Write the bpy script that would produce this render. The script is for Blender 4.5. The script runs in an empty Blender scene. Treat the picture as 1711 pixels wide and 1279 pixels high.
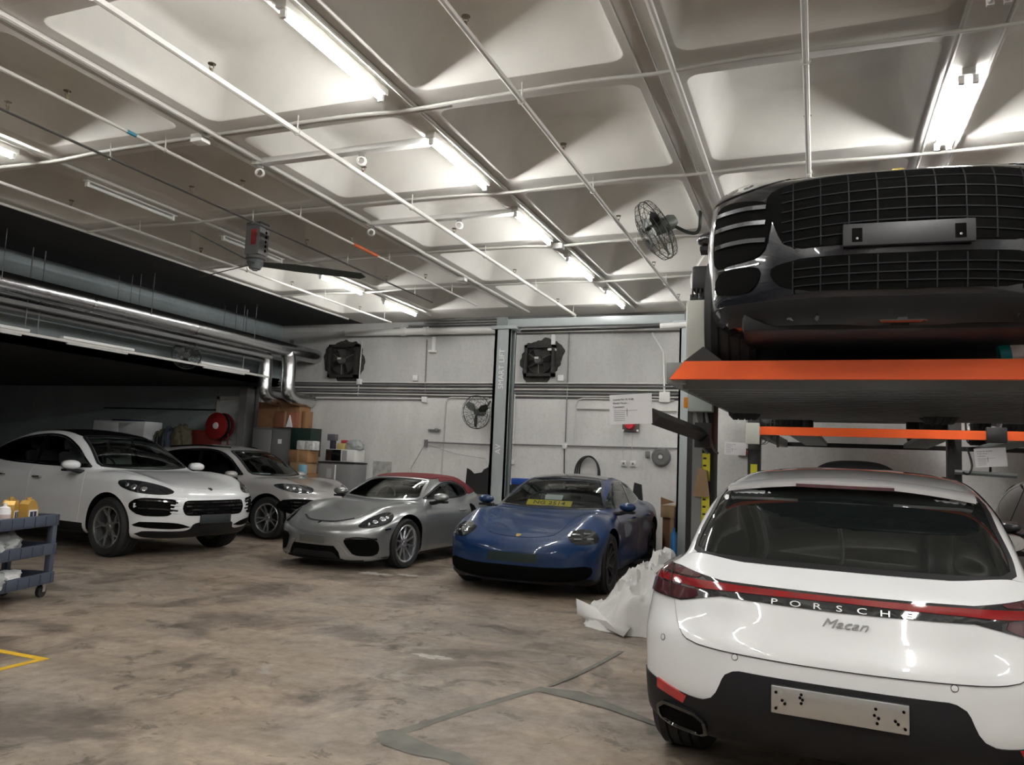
import bpy, bmesh, math, random
import numpy as np
from mathutils import Vector, Matrix, Euler
from mathutils.geometry import delaunay_2d_cdt
random.seed(7); np.random.seed(7)
scene = bpy.context.scene
COL = scene.collection
PI = math.pi

# ------------------------------------------------------------------ camera
def setup_camera():
    yaw, pitch, roll, f = -.3762, .1018, .04276, 1297.7
    fwd = Vector((math.sin(yaw)*math.cos(pitch), math.cos(yaw)*math.cos(pitch), math.sin(pitch)))
    right = Vector((math.cos(yaw), -math.sin(yaw), 0)); up = right.cross(fwd)
    r2 = right*math.cos(roll)+up*math.sin(roll); u2 = up*math.cos(roll)-right*math.sin(roll)
    cam = bpy.data.cameras.new('camera'); o = bpy.data.objects.new('camera', cam); COL.objects.link(o)
    m = Matrix((r2, u2, -fwd)).transposed().to_4x4(); m.translation = (0, 0, 1.52)
    o.matrix_world = m
    cam.sensor_width = 36; cam.sensor_fit = 'HORIZONTAL'; cam.lens = 36*f/1711
    cam.clip_start = .05; cam.clip_end = 200
    scene.camera = o
setup_camera()

# ------------------------------------------------------------------ world, exposure
w = bpy.data.worlds.new('world'); scene.world = w; w.use_nodes = True
w.node_tree.nodes['Background'].inputs[0].default_value = (.8, .85, 1, 1)
w.node_tree.nodes['Background'].inputs[1].default_value = .02
vs = scene.view_settings
vs.view_transform = 'Standard'; vs.look = 'None'; vs.exposure = 0.42; vs.gamma = 1.0; vs.use_curve_mapping = False
scene.cycles.use_denoising = True
scene.cycles.max_bounces = 10; scene.cycles.diffuse_bounces = 5; scene.cycles.glossy_bounces = 4
scene.cycles.transparent_max_bounces = 12; scene.cycles.transmission_bounces = 4
scene.cycles.sample_clamp_indirect = 15; scene.cycles.caustics_reflective = False; scene.cycles.caustics_refractive = False
TUBE_STRENGTH = 105.0

# ------------------------------------------------------------------ materials
MATS = {}
def mat(name, col, rough=.5, metal=0., coat=0., emit=None, estr=0., spec=.5, noise=0., nscale=8., bump=0., bscale=40., alpha=1.):
    if name in MATS: return MATS[name]
    m = bpy.data.materials.new(name); m.use_nodes = True
    nt = m.node_tree; b = nt.nodes['Principled BSDF']
    c = (col[0], col[1], col[2], 1)
    b.inputs['Base Color'].default_value = c; b.inputs['Roughness'].default_value = rough
    b.inputs['Metallic'].default_value = metal; b.inputs['Coat Weight'].default_value = coat
    b.inputs['Coat Roughness'].default_value = .03; b.inputs['Specular IOR Level'].default_value = spec
    b.inputs['Alpha'].default_value = alpha
    if emit: b.inputs['Emission Color'].default_value = (*emit, 1); b.inputs['Emission Strength'].default_value = estr
    if noise or bump:
        tc = nt.nodes.new('ShaderNodeTexCoord')
    if noise:
        n = nt.nodes.new('ShaderNodeTexNoise'); n.inputs['Scale'].default_value = nscale; n.inputs['Detail'].default_value = 6
        nt.links.new(tc.outputs['Object'], n.inputs['Vector'])
        r = nt.nodes.new('ShaderNodeValToRGB')
        r.color_ramp.elements[0].position = .3; r.color_ramp.elements[1].position = .7
        r.color_ramp.elements[0].color = tuple(max(0, v*(1-noise)) for v in col)+(1,)
        r.color_ramp.elements[1].color = tuple(min(1, v*(1+noise*.5)) for v in col)+(1,)
        nt.links.new(n.outputs['Fac'], r.inputs['Fac']); nt.links.new(r.outputs['Color'], b.inputs['Base Color'])
    if bump:
        n2 = nt.nodes.new('ShaderNodeTexNoise'); n2.inputs['Scale'].default_value = bscale; n2.inputs['Detail'].default_value = 5
        nt.links.new(tc.outputs['Object'], n2.inputs['Vector'])
        bp = nt.nodes.new('ShaderNodeBump'); bp.inputs['Strength'].default_value = bump; bp.inputs['Distance'].default_value = .02
        nt.links.new(n2.outputs['Fac'], bp.inputs['Height']); nt.links.new(bp.outputs['Normal'], b.inputs['Normal'])
    MATS[name] = m
    return m

def glass_mat(name, tint, refl=1.0):
    if name in MATS: return MATS[name]
    m = bpy.data.materials.new(name); m.use_nodes = True; nt = m.node_tree
    nt.nodes.remove(nt.nodes['Principled BSDF']); out = nt.nodes['Material Output']
    tr = nt.nodes.new('ShaderNodeBsdfTransparent'); tr.inputs['Color'].default_value = (*tint, 1)
    gl = nt.nodes.new('ShaderNodeBsdfGlossy'); gl.inputs['Roughness'].default_value = .02
    gl.inputs['Color'].default_value = (.95, .97, .95, 1)
    fr = nt.nodes.new('ShaderNodeFresnel'); fr.inputs['IOR'].default_value = 1.5
    mx = nt.nodes.new('ShaderNodeMixShader')
    nt.links.new(fr.outputs[0], mx.inputs[0]); nt.links.new(tr.outputs[0], mx.inputs[1]); nt.links.new(gl.outputs[0], mx.inputs[2])
    nt.links.new(mx.outputs[0], out.inputs[0])
    MATS[name] = m
    return m

# ------------------------------------------------------------------ scene helpers
def tag(o, label=None, cat=None, group=None, kind=None):
    if label: o['label'] = label
    if cat: o['category'] = cat
    if group: o['group'] = group
    if kind: o['kind'] = kind
    return o
def empty(name, loc=(0, 0, 0), rz=0, label=None, cat=None, group=None):
    o = bpy.data.objects.new(name, None); COL.objects.link(o); o.location = loc; o.rotation_euler = (0, 0, rz)
    o.empty_display_size = .1
    return tag(o, label, cat, group)
def link(name, me, m=None, parent=None, loc=None, rot=None):
    if m is not None and not me.materials: me.materials.append(m)
    o = bpy.data.objects.new(name, me); COL.objects.link(o)
    if parent is not None: o.parent = parent
    if loc is not None: o.location = loc
    if rot is not None: o.rotation_euler = rot
    return o
def autosmooth(me, deg=35):
    if len(me.polygons):
        me.polygons.foreach_set('use_smooth', [True]*len(me.polygons)); me.set_sharp_from_angle(angle=math.radians(deg))
def copy_tree(o, parent=None):
    c = o.copy(); COL.objects.link(c); c.parent = parent
    for ch in list(o.children): copy_tree(ch, c)
    return c

class MB:
    """collects boxes, tubes, lathes, prisms into ONE mesh"""
    def __init__(s): s.v = []; s.f = []
    def add(s, vs_, fs_):
        n = len(s.v); s.v += [tuple(v) for v in vs_]; s.f += [tuple(i+n for i in f) for f in fs_]; return s
    def box(s, a, b, M=None, bev=0):
        x0, y0, z0 = a; x1, y1, z1 = b
        if bev > 0:
            bev = min(bev, abs(x1-x0)*.49, abs(y1-y0)*.49, abs(z1-z0)*.49)
            bm = bmesh.new(); bmesh.ops.create_cube(bm, size=1)
            for v in bm.verts: v.co = ((x0+x1)/2+v.co.x*(x1-x0), (y0+y1)/2+v.co.y*(y1-y0), (z0+z1)/2+v.co.z*(z1-z0))
            bmesh.ops.bevel(bm, geom=bm.edges[:], offset=bev, segments=2, profile=.5, affect='EDGES')
            bm.verts.index_update()
            vv = [v.co.copy() for v in bm.verts]; ff = [[v.index for v in f.verts] for f in bm.faces]; bm.free()
        else:
            vv = [Vector(p) for p in ((x0, y0, z0), (x1, y0, z0), (x1, y1, z0), (x0, y1, z0), (x0, y0, z1), (x1, y0, z1), (x1, y1, z1), (x0, y1, z1))]
            ff = [(0, 3, 2, 1), (4, 5, 6, 7), (0, 1, 5, 4), (1, 2, 6, 5), (2, 3, 7, 6), (3, 0, 4, 7)]
        if M is not None: vv = [M @ v for v in vv]
        return s.add(vv, ff)
    def tube(s, pts, r, n=8, cap=True, closed=False):
        pts = [Vector(p) for p in pts]; N = len(pts); rr = r if isinstance(r, (list, tuple)) else [r]*N
        rings = []; prev = None
        for i, p in enumerate(pts):
            if closed: t = (pts[(i+1) % N]-pts[i-1])
            else: t = (pts[min(i+1, N-1)]-pts[max(i-1, 0)])
            t.normalize()
            if prev is None:
                a = Vector((0, 0, 1)) if abs(t.z) < .9 else Vector((1, 0, 0)); u = t.cross(a).normalized()
            else:
                u = (prev-t*prev.dot(t));  u = u.normalized() if u.length > 1e-6 else t.orthogonal().normalized()
            prev = u; v = t.cross(u)
            rings.append([p+(u*math.cos(2*PI*k/n)+v*math.sin(2*PI*k/n))*rr[i] for k in range(n)])
        vv = [q for R in rings for q in R]; ff = []
        M_ = N if closed else N-1
        for i in range(M_):
            j = (i+1) % N
            for k in range(n):
                k2 = (k+1) % n; ff.append((i*n+k, i*n+k2, j*n+k2, j*n+k))
        if cap and not closed: ff.append(tuple(range(n-1, -1, -1))); ff.append(tuple((N-1)*n+k for k in range(n)))
        return s.add(vv, ff)
    def lathe(s, prof, n=24, M=None, closed=False):
        """prof: list of (r, h) about local z"""
        vv = []; ff = []; m = len(prof)
        for k in range(n):
            a = 2*PI*k/n
            for r, h in prof: vv.append(Vector((r*math.cos(a), r*math.sin(a), h)))
        for k in range(n):
            k2 = (k+1) % n
            for i in range(m if closed else m-1):
                j = (i+1) % m; ff.append((k*m+i, k2*m+i, k2*m+j, k*m+j))
        if M is not None: vv = [M @ v for v in vv]
        return s.add(vv, ff)
    def prism(s, poly, d0, d1, axis='z', M=None):
        n = len(poly)
        def P(p, d):
            if axis == 'z': return Vector((p[0], p[1], d))
            if axis == 'y': return Vector((p[0], d, p[1]))
            return Vector((d, p[0], p[1]))
        vv = [P(p, d0) for p in poly]+[P(p, d1) for p in poly]
        ff = [tuple(range(n-1, -1, -1)), tuple(range(n, 2*n))]+[(i, (i+1) % n, n+(i+1) % n, n+i) for i in range(n)]
        if M is not None: vv = [M @ v for v in vv]
        return s.add(vv, ff)
    def mesh(s, name, m=None, smooth=35):
        me = bpy.data.meshes.new(name); me.from_pydata([tuple(v) for v in s.v], [], s.f); me.validate(); 
        bm = bmesh.new(); bm.from_mesh(me); bmesh.ops.recalc_face_normals(bm, faces=bm.faces[:]); bm.to_mesh(me); bm.free()
        if m is not None: me.materials.append(m)
        if smooth: autosmooth(me, smooth)
        return me
    def build(s, name, m, parent=None, loc=None, rot=None, smooth=35):
        return link(name, s.mesh(name, m, smooth), None, parent, loc, rot)

def bez(pts, n=6):
    """round a polyline through its points (catmull-rom)"""
    P = [Vector(p) for p in pts]; out = []
    for i in range(len(P)-1):
        a = P[max(i-1, 0)]; b = P[i]; c = P[i+1]; d = P[min(i+2, len(P)-1)]
        for k in range(n):
            t = k/n
            out.append(.5*((2*b)+(c-a)*t+(2*a-5*b+4*c-d)*t*t+(3*b-a-3*c+d)*t**3))
    out.append(P[-1]); return out
_txt = {}
def text_mesh(body, size, extrude=.002, align='CENTER', shear=0.):
    cu = bpy.data.curves.new('t', 'FONT'); cu.body = body; cu.size = size; cu.extrude = extrude; cu.align_x = align; cu.align_y = 'CENTER'
    cu.resolution_u = 3; cu.shear = shear
    o = bpy.data.objects.new('t', cu); COL.objects.link(o)
    dg = bpy.context.evaluated_depsgraph_get(); me = bpy.data.meshes.new_from_object(o.evaluated_get(dg))
    bpy.data.objects.remove(o); return me
def text(name, body, size, m, parent, loc, rot, extrude=.002, align='CENTER', shear=0., sx=1.):
    me = text_mesh(body, size, extrude, align, shear); me.materials.clear()
    o = link(name, me, m, parent, loc, rot); o.scale = (sx, 1, 1); return o
RUB = mat('tyre_rubber', (.012, .012, .013), .75, bump=.1, bscale=60)
M_PLASTIC = mat('black_plastic', (.010, .010, .012), .5, spec=.3)
M_GLOSSB = mat('gloss_black', (.006, .006, .007), .08, coat=.6)
M_VOID = mat('dark_void', (.003, .003, .003), .95, spec=.08)
M_CHROME = mat('chrome', (.75, .76, .78), .12, 1.)
M_PAPER = mat('paper_white', (.80, .80, .82), .7)
M_INK = mat('ink_dark', (.03, .03, .05), .8)
# ------------------------------------------------------------------ structure
YW = 14.7; ZC = 4.45
def concrete_floor():
    m = bpy.data.materials.new('concrete_floor'); m.use_nodes = True; nt = m.node_tree; b = nt.nodes['Principled BSDF']; L = nt.links.new
    tc = nt.nodes.new('ShaderNodeTexCoord')
    def noise(sc, det=8, rough=.6, dist=0., vec=None):
        n = nt.nodes.new('ShaderNodeTexNoise'); n.inputs['Scale'].default_value = sc; n.inputs['Detail'].default_value = det; n.inputs['Roughness'].default_value = rough; n.inputs['Distortion'].default_value = dist
        L(vec or tc.outputs['Object'], n.inputs['Vector']); return n.outputs['Fac']
    def ramp(f, a, b_, ca, cb):
        r = nt.nodes.new('ShaderNodeValToRGB'); r.color_ramp.elements[0].position = a; r.color_ramp.elements[1].position = b_
        r.color_ramp.elements[0].color = (*ca, 1); r.color_ramp.elements[1].color = (*cb, 1); L(f, r.inputs['Fac']); return r.outputs['Color']
    def mix(f, a, b_, mode='MIX'):
        n = nt.nodes.new('ShaderNodeMixRGB'); n.blend_type = mode
        for i, v in ((0, f), (1, a), (2, b_)):
            if isinstance(v, (int, float)): n.inputs[i].default_value = v
            elif isinstance(v, tuple): n.inputs[i].default_value = (*v, 1)
            else: L(v, n.inputs[i])
        return n.outputs[0]
    base = ramp(noise(.55, 6, .55), .35, .68, (.43, .335, .25), (.36, .315, .27))
    fine = ramp(noise(9, 10, .7), .25, .8, (.50, .50, .50), (1.2, 1.2, 1.2)); col = mix(1., base, fine, 'MULTIPLY')
    st = ramp(noise(1.1, 9, .62, .6), .50, .60, (0, 0, 0), (1, 1, 1)); dk = mix(1., col, (.50, .48, .47), 'MULTIPLY')
    col = mix(st, col, dk)
    st2 = ramp(noise(2.6, 10, .68, 1.2), .56, .62, (0, 0, 0), (1, 1, 1)); col = mix(st2, col, mix(1., col, (.50, .49, .48), 'MULTIPLY'))
    lt = ramp(noise(1.7, 9, .68, .9), .62, .66, (0, 0, 0), (1, 1, 1)); col = mix(lt, col, mix(.55, col, (.42, .40, .37)))
    mp = nt.nodes.new('ShaderNodeMapping'); mp.inputs['Scale'].default_value = (.35, 2.2, 1); mp.inputs['Rotation'].default_value = (0, 0, .35); L(tc.outputs['Object'], mp.inputs['Vector'])
    sk = ramp(noise(1.3, 6, .6, .3, mp.outputs[0]), .45, .75, (.78, .78, .78), (1.1, 1.1, 1.1)); col = mix(1., col, sk, 'MULTIPLY')
    sp = ramp(noise(60, 4, .6), .30, .36, (.6, .6, .6), (1, 1, 1)); col = mix(1., col, sp, 'MULTIPLY')
    L(col, b.inputs['Base Color'])
    rr = ramp(noise(1.4, 8, .6, .5), .35, .7, (.38, .38, .38), (.75, .75, .75)); L(rr, b.inputs['Roughness'])
    bp = nt.nodes.new('ShaderNodeBump'); bp.inputs['Strength'].default_value = .25; bp.inputs['Distance'].default_value = .01; L(noise(14, 10, .7), bp.inputs['Height']); L(bp.outputs[0], b.inputs['Normal'])
    return m
def wall_mat(name, base, soot=True):
    m = bpy.data.materials.new(name); m.use_nodes = True; nt = m.node_tree; b = nt.nodes['Principled BSDF']; L = nt.links.new; b.inputs['Roughness'].default_value = .8
    tc = nt.nodes.new('ShaderNodeTexCoord')
    n = nt.nodes.new('ShaderNodeTexNoise'); n.inputs['Scale'].default_value = 1.2; n.inputs['Detail'].default_value = 8; n.inputs['Roughness'].default_value = .65
    mp = nt.nodes.new('ShaderNodeMapping'); mp.inputs['Scale'].default_value = (1, 1, .35); L(tc.outputs['Object'], mp.inputs['Vector']); L(mp.outputs[0], n.inputs['Vector'])
    r = nt.nodes.new('ShaderNodeValToRGB'); r.color_ramp.elements[0].position = .3; r.color_ramp.elements[1].position = .62
    r.color_ramp.elements[0].color = tuple(v*.80 for v in base)+(1,); r.color_ramp.elements[1].color = (*base, 1)
    L(n.outputs['Fac'], r.inputs['Fac'])
    n2 = nt.nodes.new('ShaderNodeTexNoise'); n2.inputs['Scale'].default_value = 22; n2.inputs['Detail'].default_value = 6; L(tc.outputs['Object'], n2.inputs['Vector'])
    r2 = nt.nodes.new('ShaderNodeValToRGB'); r2.color_ramp.elements[0].position = .25; r2.color_ramp.elements[1].position = .5; r2.color_ramp.elements[0].color = (.90, .895, .88, 1); r2.color_ramp.elements[1].color = (1, 1, 1, 1); L(n2.outputs['Fac'], r2.inputs['Fac'])
    mx = nt.nodes.new('ShaderNodeMixRGB'); mx.blend_type = 'MULTIPLY'; mx.inputs[0].default_value = 1; L(r.outputs[0], mx.inputs[1]); L(r2.outputs[0], mx.inputs[2])
    L(mx.outputs[0], b.inputs['Base Color']); return m

M_FLOOR = concrete_floor()
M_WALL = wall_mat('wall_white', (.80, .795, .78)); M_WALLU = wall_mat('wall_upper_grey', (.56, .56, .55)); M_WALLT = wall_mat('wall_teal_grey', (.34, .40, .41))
M_CEIL = mat('ceiling_paint', (.76, .745, .71), .85, noise=.10, nscale=1.5, bump=.05, bscale=25)
M_UNLIT = mat('unlit_dark', (.028, .028, .028), .9); M_BAND = mat('dirty_band', (.19, .19, .185), .85, noise=.3, nscale=3)  # near-black bay ceiling colour carries the lack of light there
M_PIPE = mat('conduit_paint', (.60, .59, .56), .5); M_PIPED = mat('conduit_grey', (.20, .20, .20), .5); M_STEELG = mat('steel_grey', (.17, .19, .195), .45, .3)
M_FIX = mat('fixture_white', (.78, .78, .76), .45)
def struct(name, mb, m, parent=None, smooth=0):
    o = mb.build(name, m, parent, smooth=smooth)
    if parent is None: o['kind'] = 'structure'
    return o
fl = MB(); fl.v = [(-22, -7, 0), (7, -7, 0), (7, YW, 0), (-22, YW, 0), (-22, -7, -.2), (7, -7, -.2), (7, YW, -.2), (-22, YW, -.2)]
fl.f = [(0, 1, 2, 3), (4, 7, 6, 5), (0, 4, 5, 1), (1, 5, 6, 2), (2, 6, 7, 3), (3, 7, 4, 0)]
FLOOR = struct('floor', fl, M_FLOOR)
# back wall, in lower white, grimy band and upper grey
bw = struct('wall_back', MB().box((-12.3, YW, 0), (7, YW+.25, 2.80)), M_WALL)
struct('wall_band', MB().box((-12.3, YW-.004, 2.80), (7, YW+.25, 3.13)), M_BAND, bw)
struct('wall_upper', MB().box((-12.3, YW, 3.13), (7, YW+.25, 5.2)), M_WALLU, bw)
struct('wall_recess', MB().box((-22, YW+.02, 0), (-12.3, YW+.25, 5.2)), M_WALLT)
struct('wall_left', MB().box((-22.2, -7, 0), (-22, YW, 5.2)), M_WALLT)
struct('wall_right', MB().box((7, -7, 0), (7.2, YW, 5.2)), M_WALL)
struct('wall_front', MB().box((-22, -7.2, 0), (7, -7, 5.2)), M_WALL)
# waffle ceiling
CE = struct('ceiling', MB().box((-9.43, -7, 5.01), (7, YW, 5.2)), M_CEIL)
def rsq(s, r, n=5):
    out = []
    for cx, cy, a0 in ((s-r, s-r, 0), (-s+r, s-r, PI/2), (-s+r, -s+r, PI), (s-r, -s+r, 1.5*PI)):
        for k in range(n): a = a0+PI/2*k/(n-1); out.append((cx+r*math.cos(a), cy+r*math.sin(a)))
    return out
PX, PY = 2.08, 2.07
def coffer_mesh():
    mb = MB(); rings = [(.865, .11, 0), (.856, .11, .004), (.848, .11, .016), (.842, .11, .035), (.72, .15, .49), (.695, .16, .525), (.655, .17, .545), (.60, .18, .55)]
    n = 20
    hx, hy = PX/2, PY/2
    base = rsq(.865, .13)
    # outer square ring with same vertex count
    outer = []
    for i, (x, y) in enumerate(base):
        q, k = divmod(i, 5); s = [(1, 1), (-1, 1), (-1, -1), (1, -1)][q]
        if k == 2: outer.append((s[0]*hx, s[1]*hy))
        elif (k < 2) == (q % 2 == 0): outer.append((s[0]*hx, y))
        else: outer.append((x, s[1]*hy))
    V = [(x, y, 0) for x, y in outer]
    for s, r, z in rings: V += [(x, y, z) for x, y in rsq(s, r)]
    F_ = []
    for i in range(len(rings)):
        for k in range(n): k2 = (k+1) % n; F_.append((i*n+k, i*n+k2, (i+1)*n+k2, (i+1)*n+k))
    F_.append(tuple(len(rings)*n+k for k in range(n)))
    mb.add(V, F_); me = bpy.data.meshes.new('coffer'); me.from_pydata(V, [], [tuple(reversed(f)) for f in F_]); me.materials.append(M_CEIL); autosmooth(me, 28); return me
cm = coffer_mesh()
RX = [-8.39+PX*i for i in range(7)]; RY = [4.395+PY*(j-5) for j in range(10)]
for x in RX:
    for y in RY:
        o = link('coffer', cm, None, CE); o.location = (x, y, ZC)
struct('ceiling_edge', MB().box((-9.43, 13.71, ZC), (5.13, YW, ZC+.06)).box((5.13, -7, ZC), (7, YW, ZC+.06)), M_CEIL, CE)
# dark low bay on the left: ceiling and soffit coloured as unlit, downstand face
struct('ceiling_dark_bay', MB().box((-11.6, -7, ZC), (-9.43, YW, ZC+.2)), M_UNLIT)
struct('ceiling_soffit', MB().box((-22, -7, 3.02), (-11.6, YW, 3.2)), M_UNLIT)
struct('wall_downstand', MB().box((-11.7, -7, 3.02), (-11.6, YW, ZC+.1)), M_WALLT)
struct('trim_column', MB().box((-12.42, YW-.35, 0), (-12.2, YW+.02, 2.95), bev=.01).box((-12.15, YW-.10, 0), (-12.07, YW, 2.95)), M_PIPED)
d = MB().box((-13.25, YW-.04, 0), (-12.45, YW+.02, 2.70), bev=.01); DR = struct('door_1', d, mat('door_white', (.55, .57, .57), .5))
struct('door_frame', MB().box((-13.33, YW-.06, 0), (-13.25, YW+.02, 2.78)).box((-12.50, YW-.06, 0), (-12.43, YW+.02, 2.78)).box((-13.33, YW-.06, 2.70), (-12.43, YW+.02, 2.78)), M_PIPE, DR)
# floor marks: yellow tape corner, repair strips
YT = mat('tape_yellow', (.72, .44, .02), .6, noise=.15, nscale=30)
t = MB().prism([(-5.03, 4.10), (-5.62, 4.10), (-5.62, 4.04), (-5.09, 4.04), (-5.09, 3.2), (-5.03, 3.2)], 0, .0025); tag(t.build('floor_tape', YT, smooth=0), 'yellow tape corner marked on the floor beside the utility cart', 'floor marking')
RS = mat('repair_mortar', (.16, .155, .135), .7, noise=.35, nscale=6)
random.seed(3)
SZ = [0.0015]
def strip(pts, wd, name, label):
    SZ[0] += .0008
    P = [Vector((a, b, 0)) for a, b in pts]; Lf = []; Rt = []
    for i, q in enumerate(P):
        t_ = (P[min(i+1, len(P)-1)]-P[max(i-1, 0)]).normalized(); n_ = Vector((-t_.y, t_.x, 0)); k = wd[i] if isinstance(wd, list) else wd
        Lf.append(q+n_*k*random.uniform(.75, 1.2)); Rt.append(q-n_*k*random.uniform(.75, 1.2))
    V = [tuple(v+Vector((0, 0, SZ[0]))) for v in Lf+Rt]; n = len(P); me = bpy.data.meshes.new(name); me.from_pydata(V, [], [(i, n+i, n+i+1, i+1) for i in range(n-1)]); me.materials.append(RS)
    o = link(name, me, None); return tag(o, label, 'floor repair')
# ------------------------------------------------------------------ lights and ceiling services
M_TUBE = mat('tube_lit', (1, 1, 1), .5, emit=(1., .985, .95), estr=TUBE_STRENGTH)
M_TUBEOFF = mat('tube_off', (.7, .71, .70), .3)
def tube_light(x, y, lit, label, z=ZC, n=1, ln=1.2, batten=1.3, rot=0, group='ceiling tube lights'):
    o = empty('tube_light', (x, y, z), rot, label, 'light', group)
    b = MB(); b.box((-.045, -batten/2, -.055), (.045, batten/2, -.0), bev=.008); b.build('batten', M_FIX, o)
    for k in range(n):
        dx = 0 if n == 1 else (-.045 if k == 0 else .045)
        if False: MB().prism([(dx-.05, -.06), (dx+.05, -.06), (dx+.02, -.045), (dx-.02, -.045)], -batten/2, batten/2, 'y').build('reflector', M_FIX, o)
        t = MB().tube([(dx, -ln/2, -.088), (dx, ln/2, -.088)], .019, 12); t.build('tube', M_TUBE if lit else M_TUBEOFF, o)
        for s in (-1, 1): MB().box((dx-.02, s*(ln/2+.012)-.014, -.112), (dx+.02, s*(ln/2+.012)+.014, -.05)).build('tube_holder', M_FIX, o)
    return o
r1 = [(12.88, 'lit tube light nearest the back wall in the main ceiling row'), (10.75, 'second lit tube light from the back wall in the main ceiling row'), (8.72, 'third lit tube light from the back wall in the main ceiling row'),
      (6.60, 'fourth lit tube light from the back wall in the main ceiling row'), (4.50, 'largest lit tube light at the top left of the ceiling, nearest of its row')]
for y, l in r1: tube_light(-3.25, y, True, l)
for i, y in enumerate((2.4, .3, -1.8, -3.9)): tube_light(-3.25, y, True, '%s unseen tube light added to the main row behind the viewer, lighting the near cars' % ('first', 'second', 'third', 'fourth')[i])  # unseen fittings, added to light the near cars from behind the viewer
tube_light(-7.50, 12.95, True, 'lit tube light in the left row close to the back wall')
tube_light(-7.50, 10.95, True, 'lit tube light in the left row beyond the ceiling fan')
for y in (8.72, 6.60): tube_light(-7.50, y, False, 'unlit tube light in the left row, %s' % ('beside the ceiling fan bracket' if y > 8 else 'nearer than the ceiling fan'))
tube_light(-7.55, 4.55, True, 'lit tube light cut by the left edge of the picture')
tube_light(-7.50, 2.4, True, 'first unseen tube light added to the left row to brighten the white coupe SUV')  # added with the next fitting, out of view, to brighten the white coupe SUV
tube_light(-7.50, .3, True, 'second unseen tube light added to the left row to brighten the white coupe SUV')
tube_light(1.0, 6.68, True, 'lit twin tube light above the raised black car', n=2)
tube_light(1.0, 4.45, False, 'unlit twin tube light at the top right of the ceiling', n=2)
tube_light(1.0, 2.3, True, 'first unseen twin tube light added behind the viewer to light the near cars', n=2)  # unseen run added so the white and black SUVs catch light
tube_light(1.0, .2, True, 'second unseen twin tube light added behind the viewer to light the near cars', n=2)
tube_light(1.0, -1.9, True, 'third unseen twin tube light added behind the viewer to light the near cars', n=2)
tube_light(1.0, 8.75, True, 'lit twin tube light hidden behind the raised black car', n=2)
tube_light(1.0, 12.9, True, 'lit twin tube light near the back wall behind the raised black car', n=2)
for y, k in ((.3, 'nearest'), (4.5, 'middle'), (8.7, 'farthest')): tube_light(5.2, y, True, '%s lit tube light beyond the right edge of the picture' % k)

def pipe(pts, r, name, label, m=None, cat='pipe', group=None, clips=None, n=8, heads=(), hangers=()):
    o = empty(name, pts[0], 0, label, cat, group); p0 = Vector(pts[0])
    MB().tube([Vector(p)-p0 for p in pts], r, n).build('pipe_run', m or M_PIPE, o)
    for c in (clips or []): MB().tube([Vector(c)-p0+Vector((-.0, 0, -.001)), Vector(c)-p0+Vector((0, 0, .03))], r*1.5, 6).build('pipe_clip', m or M_PIPE, o)
    for h in hangers:
        b = MB(); q = Vector(h)-p0; b.tube([q, q+Vector((0, 0, ZC-h[2]))], .006, 6); b.tube([q+Vector((r*1.3*math.cos(a), 0, r*1.3*math.sin(a))) for a in np.linspace(0, 2*PI, 10)[:-1]], .005, 5, closed=True); b.build('hanger', M_PIPE, o)
    for h in heads:
        q = Vector(h)-p0; b = MB(); b.tube([q, q+Vector((0, 0, .05))], .012, 8); b.tube([q+Vector((-.018, 0, .05)), q+Vector((-.018, 0, .085)), q+Vector((.018, 0, .085)), q+Vector((.018, 0, .05))], .004, 5); b.lathe([(0, .09), (.03, .088), (.03, .084), (0, .084)], 12, Matrix.Translation(q)); b.build('sprinkler_head', mat('brass_dark', (.16, .13, .09), .4, .6), o)
    return o
ys = [4.2+1.55*i for i in range(7)]
g = 'sprinkler pipes along the ceiling'
def spr(x, y1, label, r=.022, z=4.30, m=None):
    yy = [y for y in np.arange(1.4, y1, 2.9)]
    return pipe([(x, -3, z), (x, y1, z)], r, 'sprinkler_pipe', label, m, group=g, heads=[(x, y, z) for y in np.arange(2.2, y1, 2.1)], hangers=[(x, y, z) for y in np.arange(1.2, y1, 2.07)])
pp = spr(-4.22, 13.75, 'long white sprinkler pipe left of the main tube light row', .025)
MB().tube([(0, 16.75, 0), (0, 16.75, -.09)], .022, 8).build('drop_elbow', M_PIPE, pp)
spr(-2.13, 13.4, 'grey sprinkler pipe between the main tube row and the caged fan', .022)
spr(-.076, 13.2, 'white sprinkler pipe running straight up behind the raised black car', .022)
sp4 = spr(-5.72, 12.6, 'sprinkler pipe with a short orange section on the left ceiling', .016)
MB().tube([(0, 11.55, 0), (0, 12.15, 0)], .022, 8).build('orange_section', mat('orange_pipe', (.62, .12, .03), .5), sp4)
MB().tube([(0, 7.9, 0), (0, 8.0, 0)], .018, 8).build('blue_tape', mat('blue_tape', (.03, .22, .30), .5), sp4)
spr(-6.42, 12.2, 'thin grey sprinkler pipe passing beside the ceiling fan bracket', .014, m=M_PIPED)
spr(-8.25, 13.9, 'white sprinkler pipe along the dark edge of the ceiling', .018)
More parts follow.
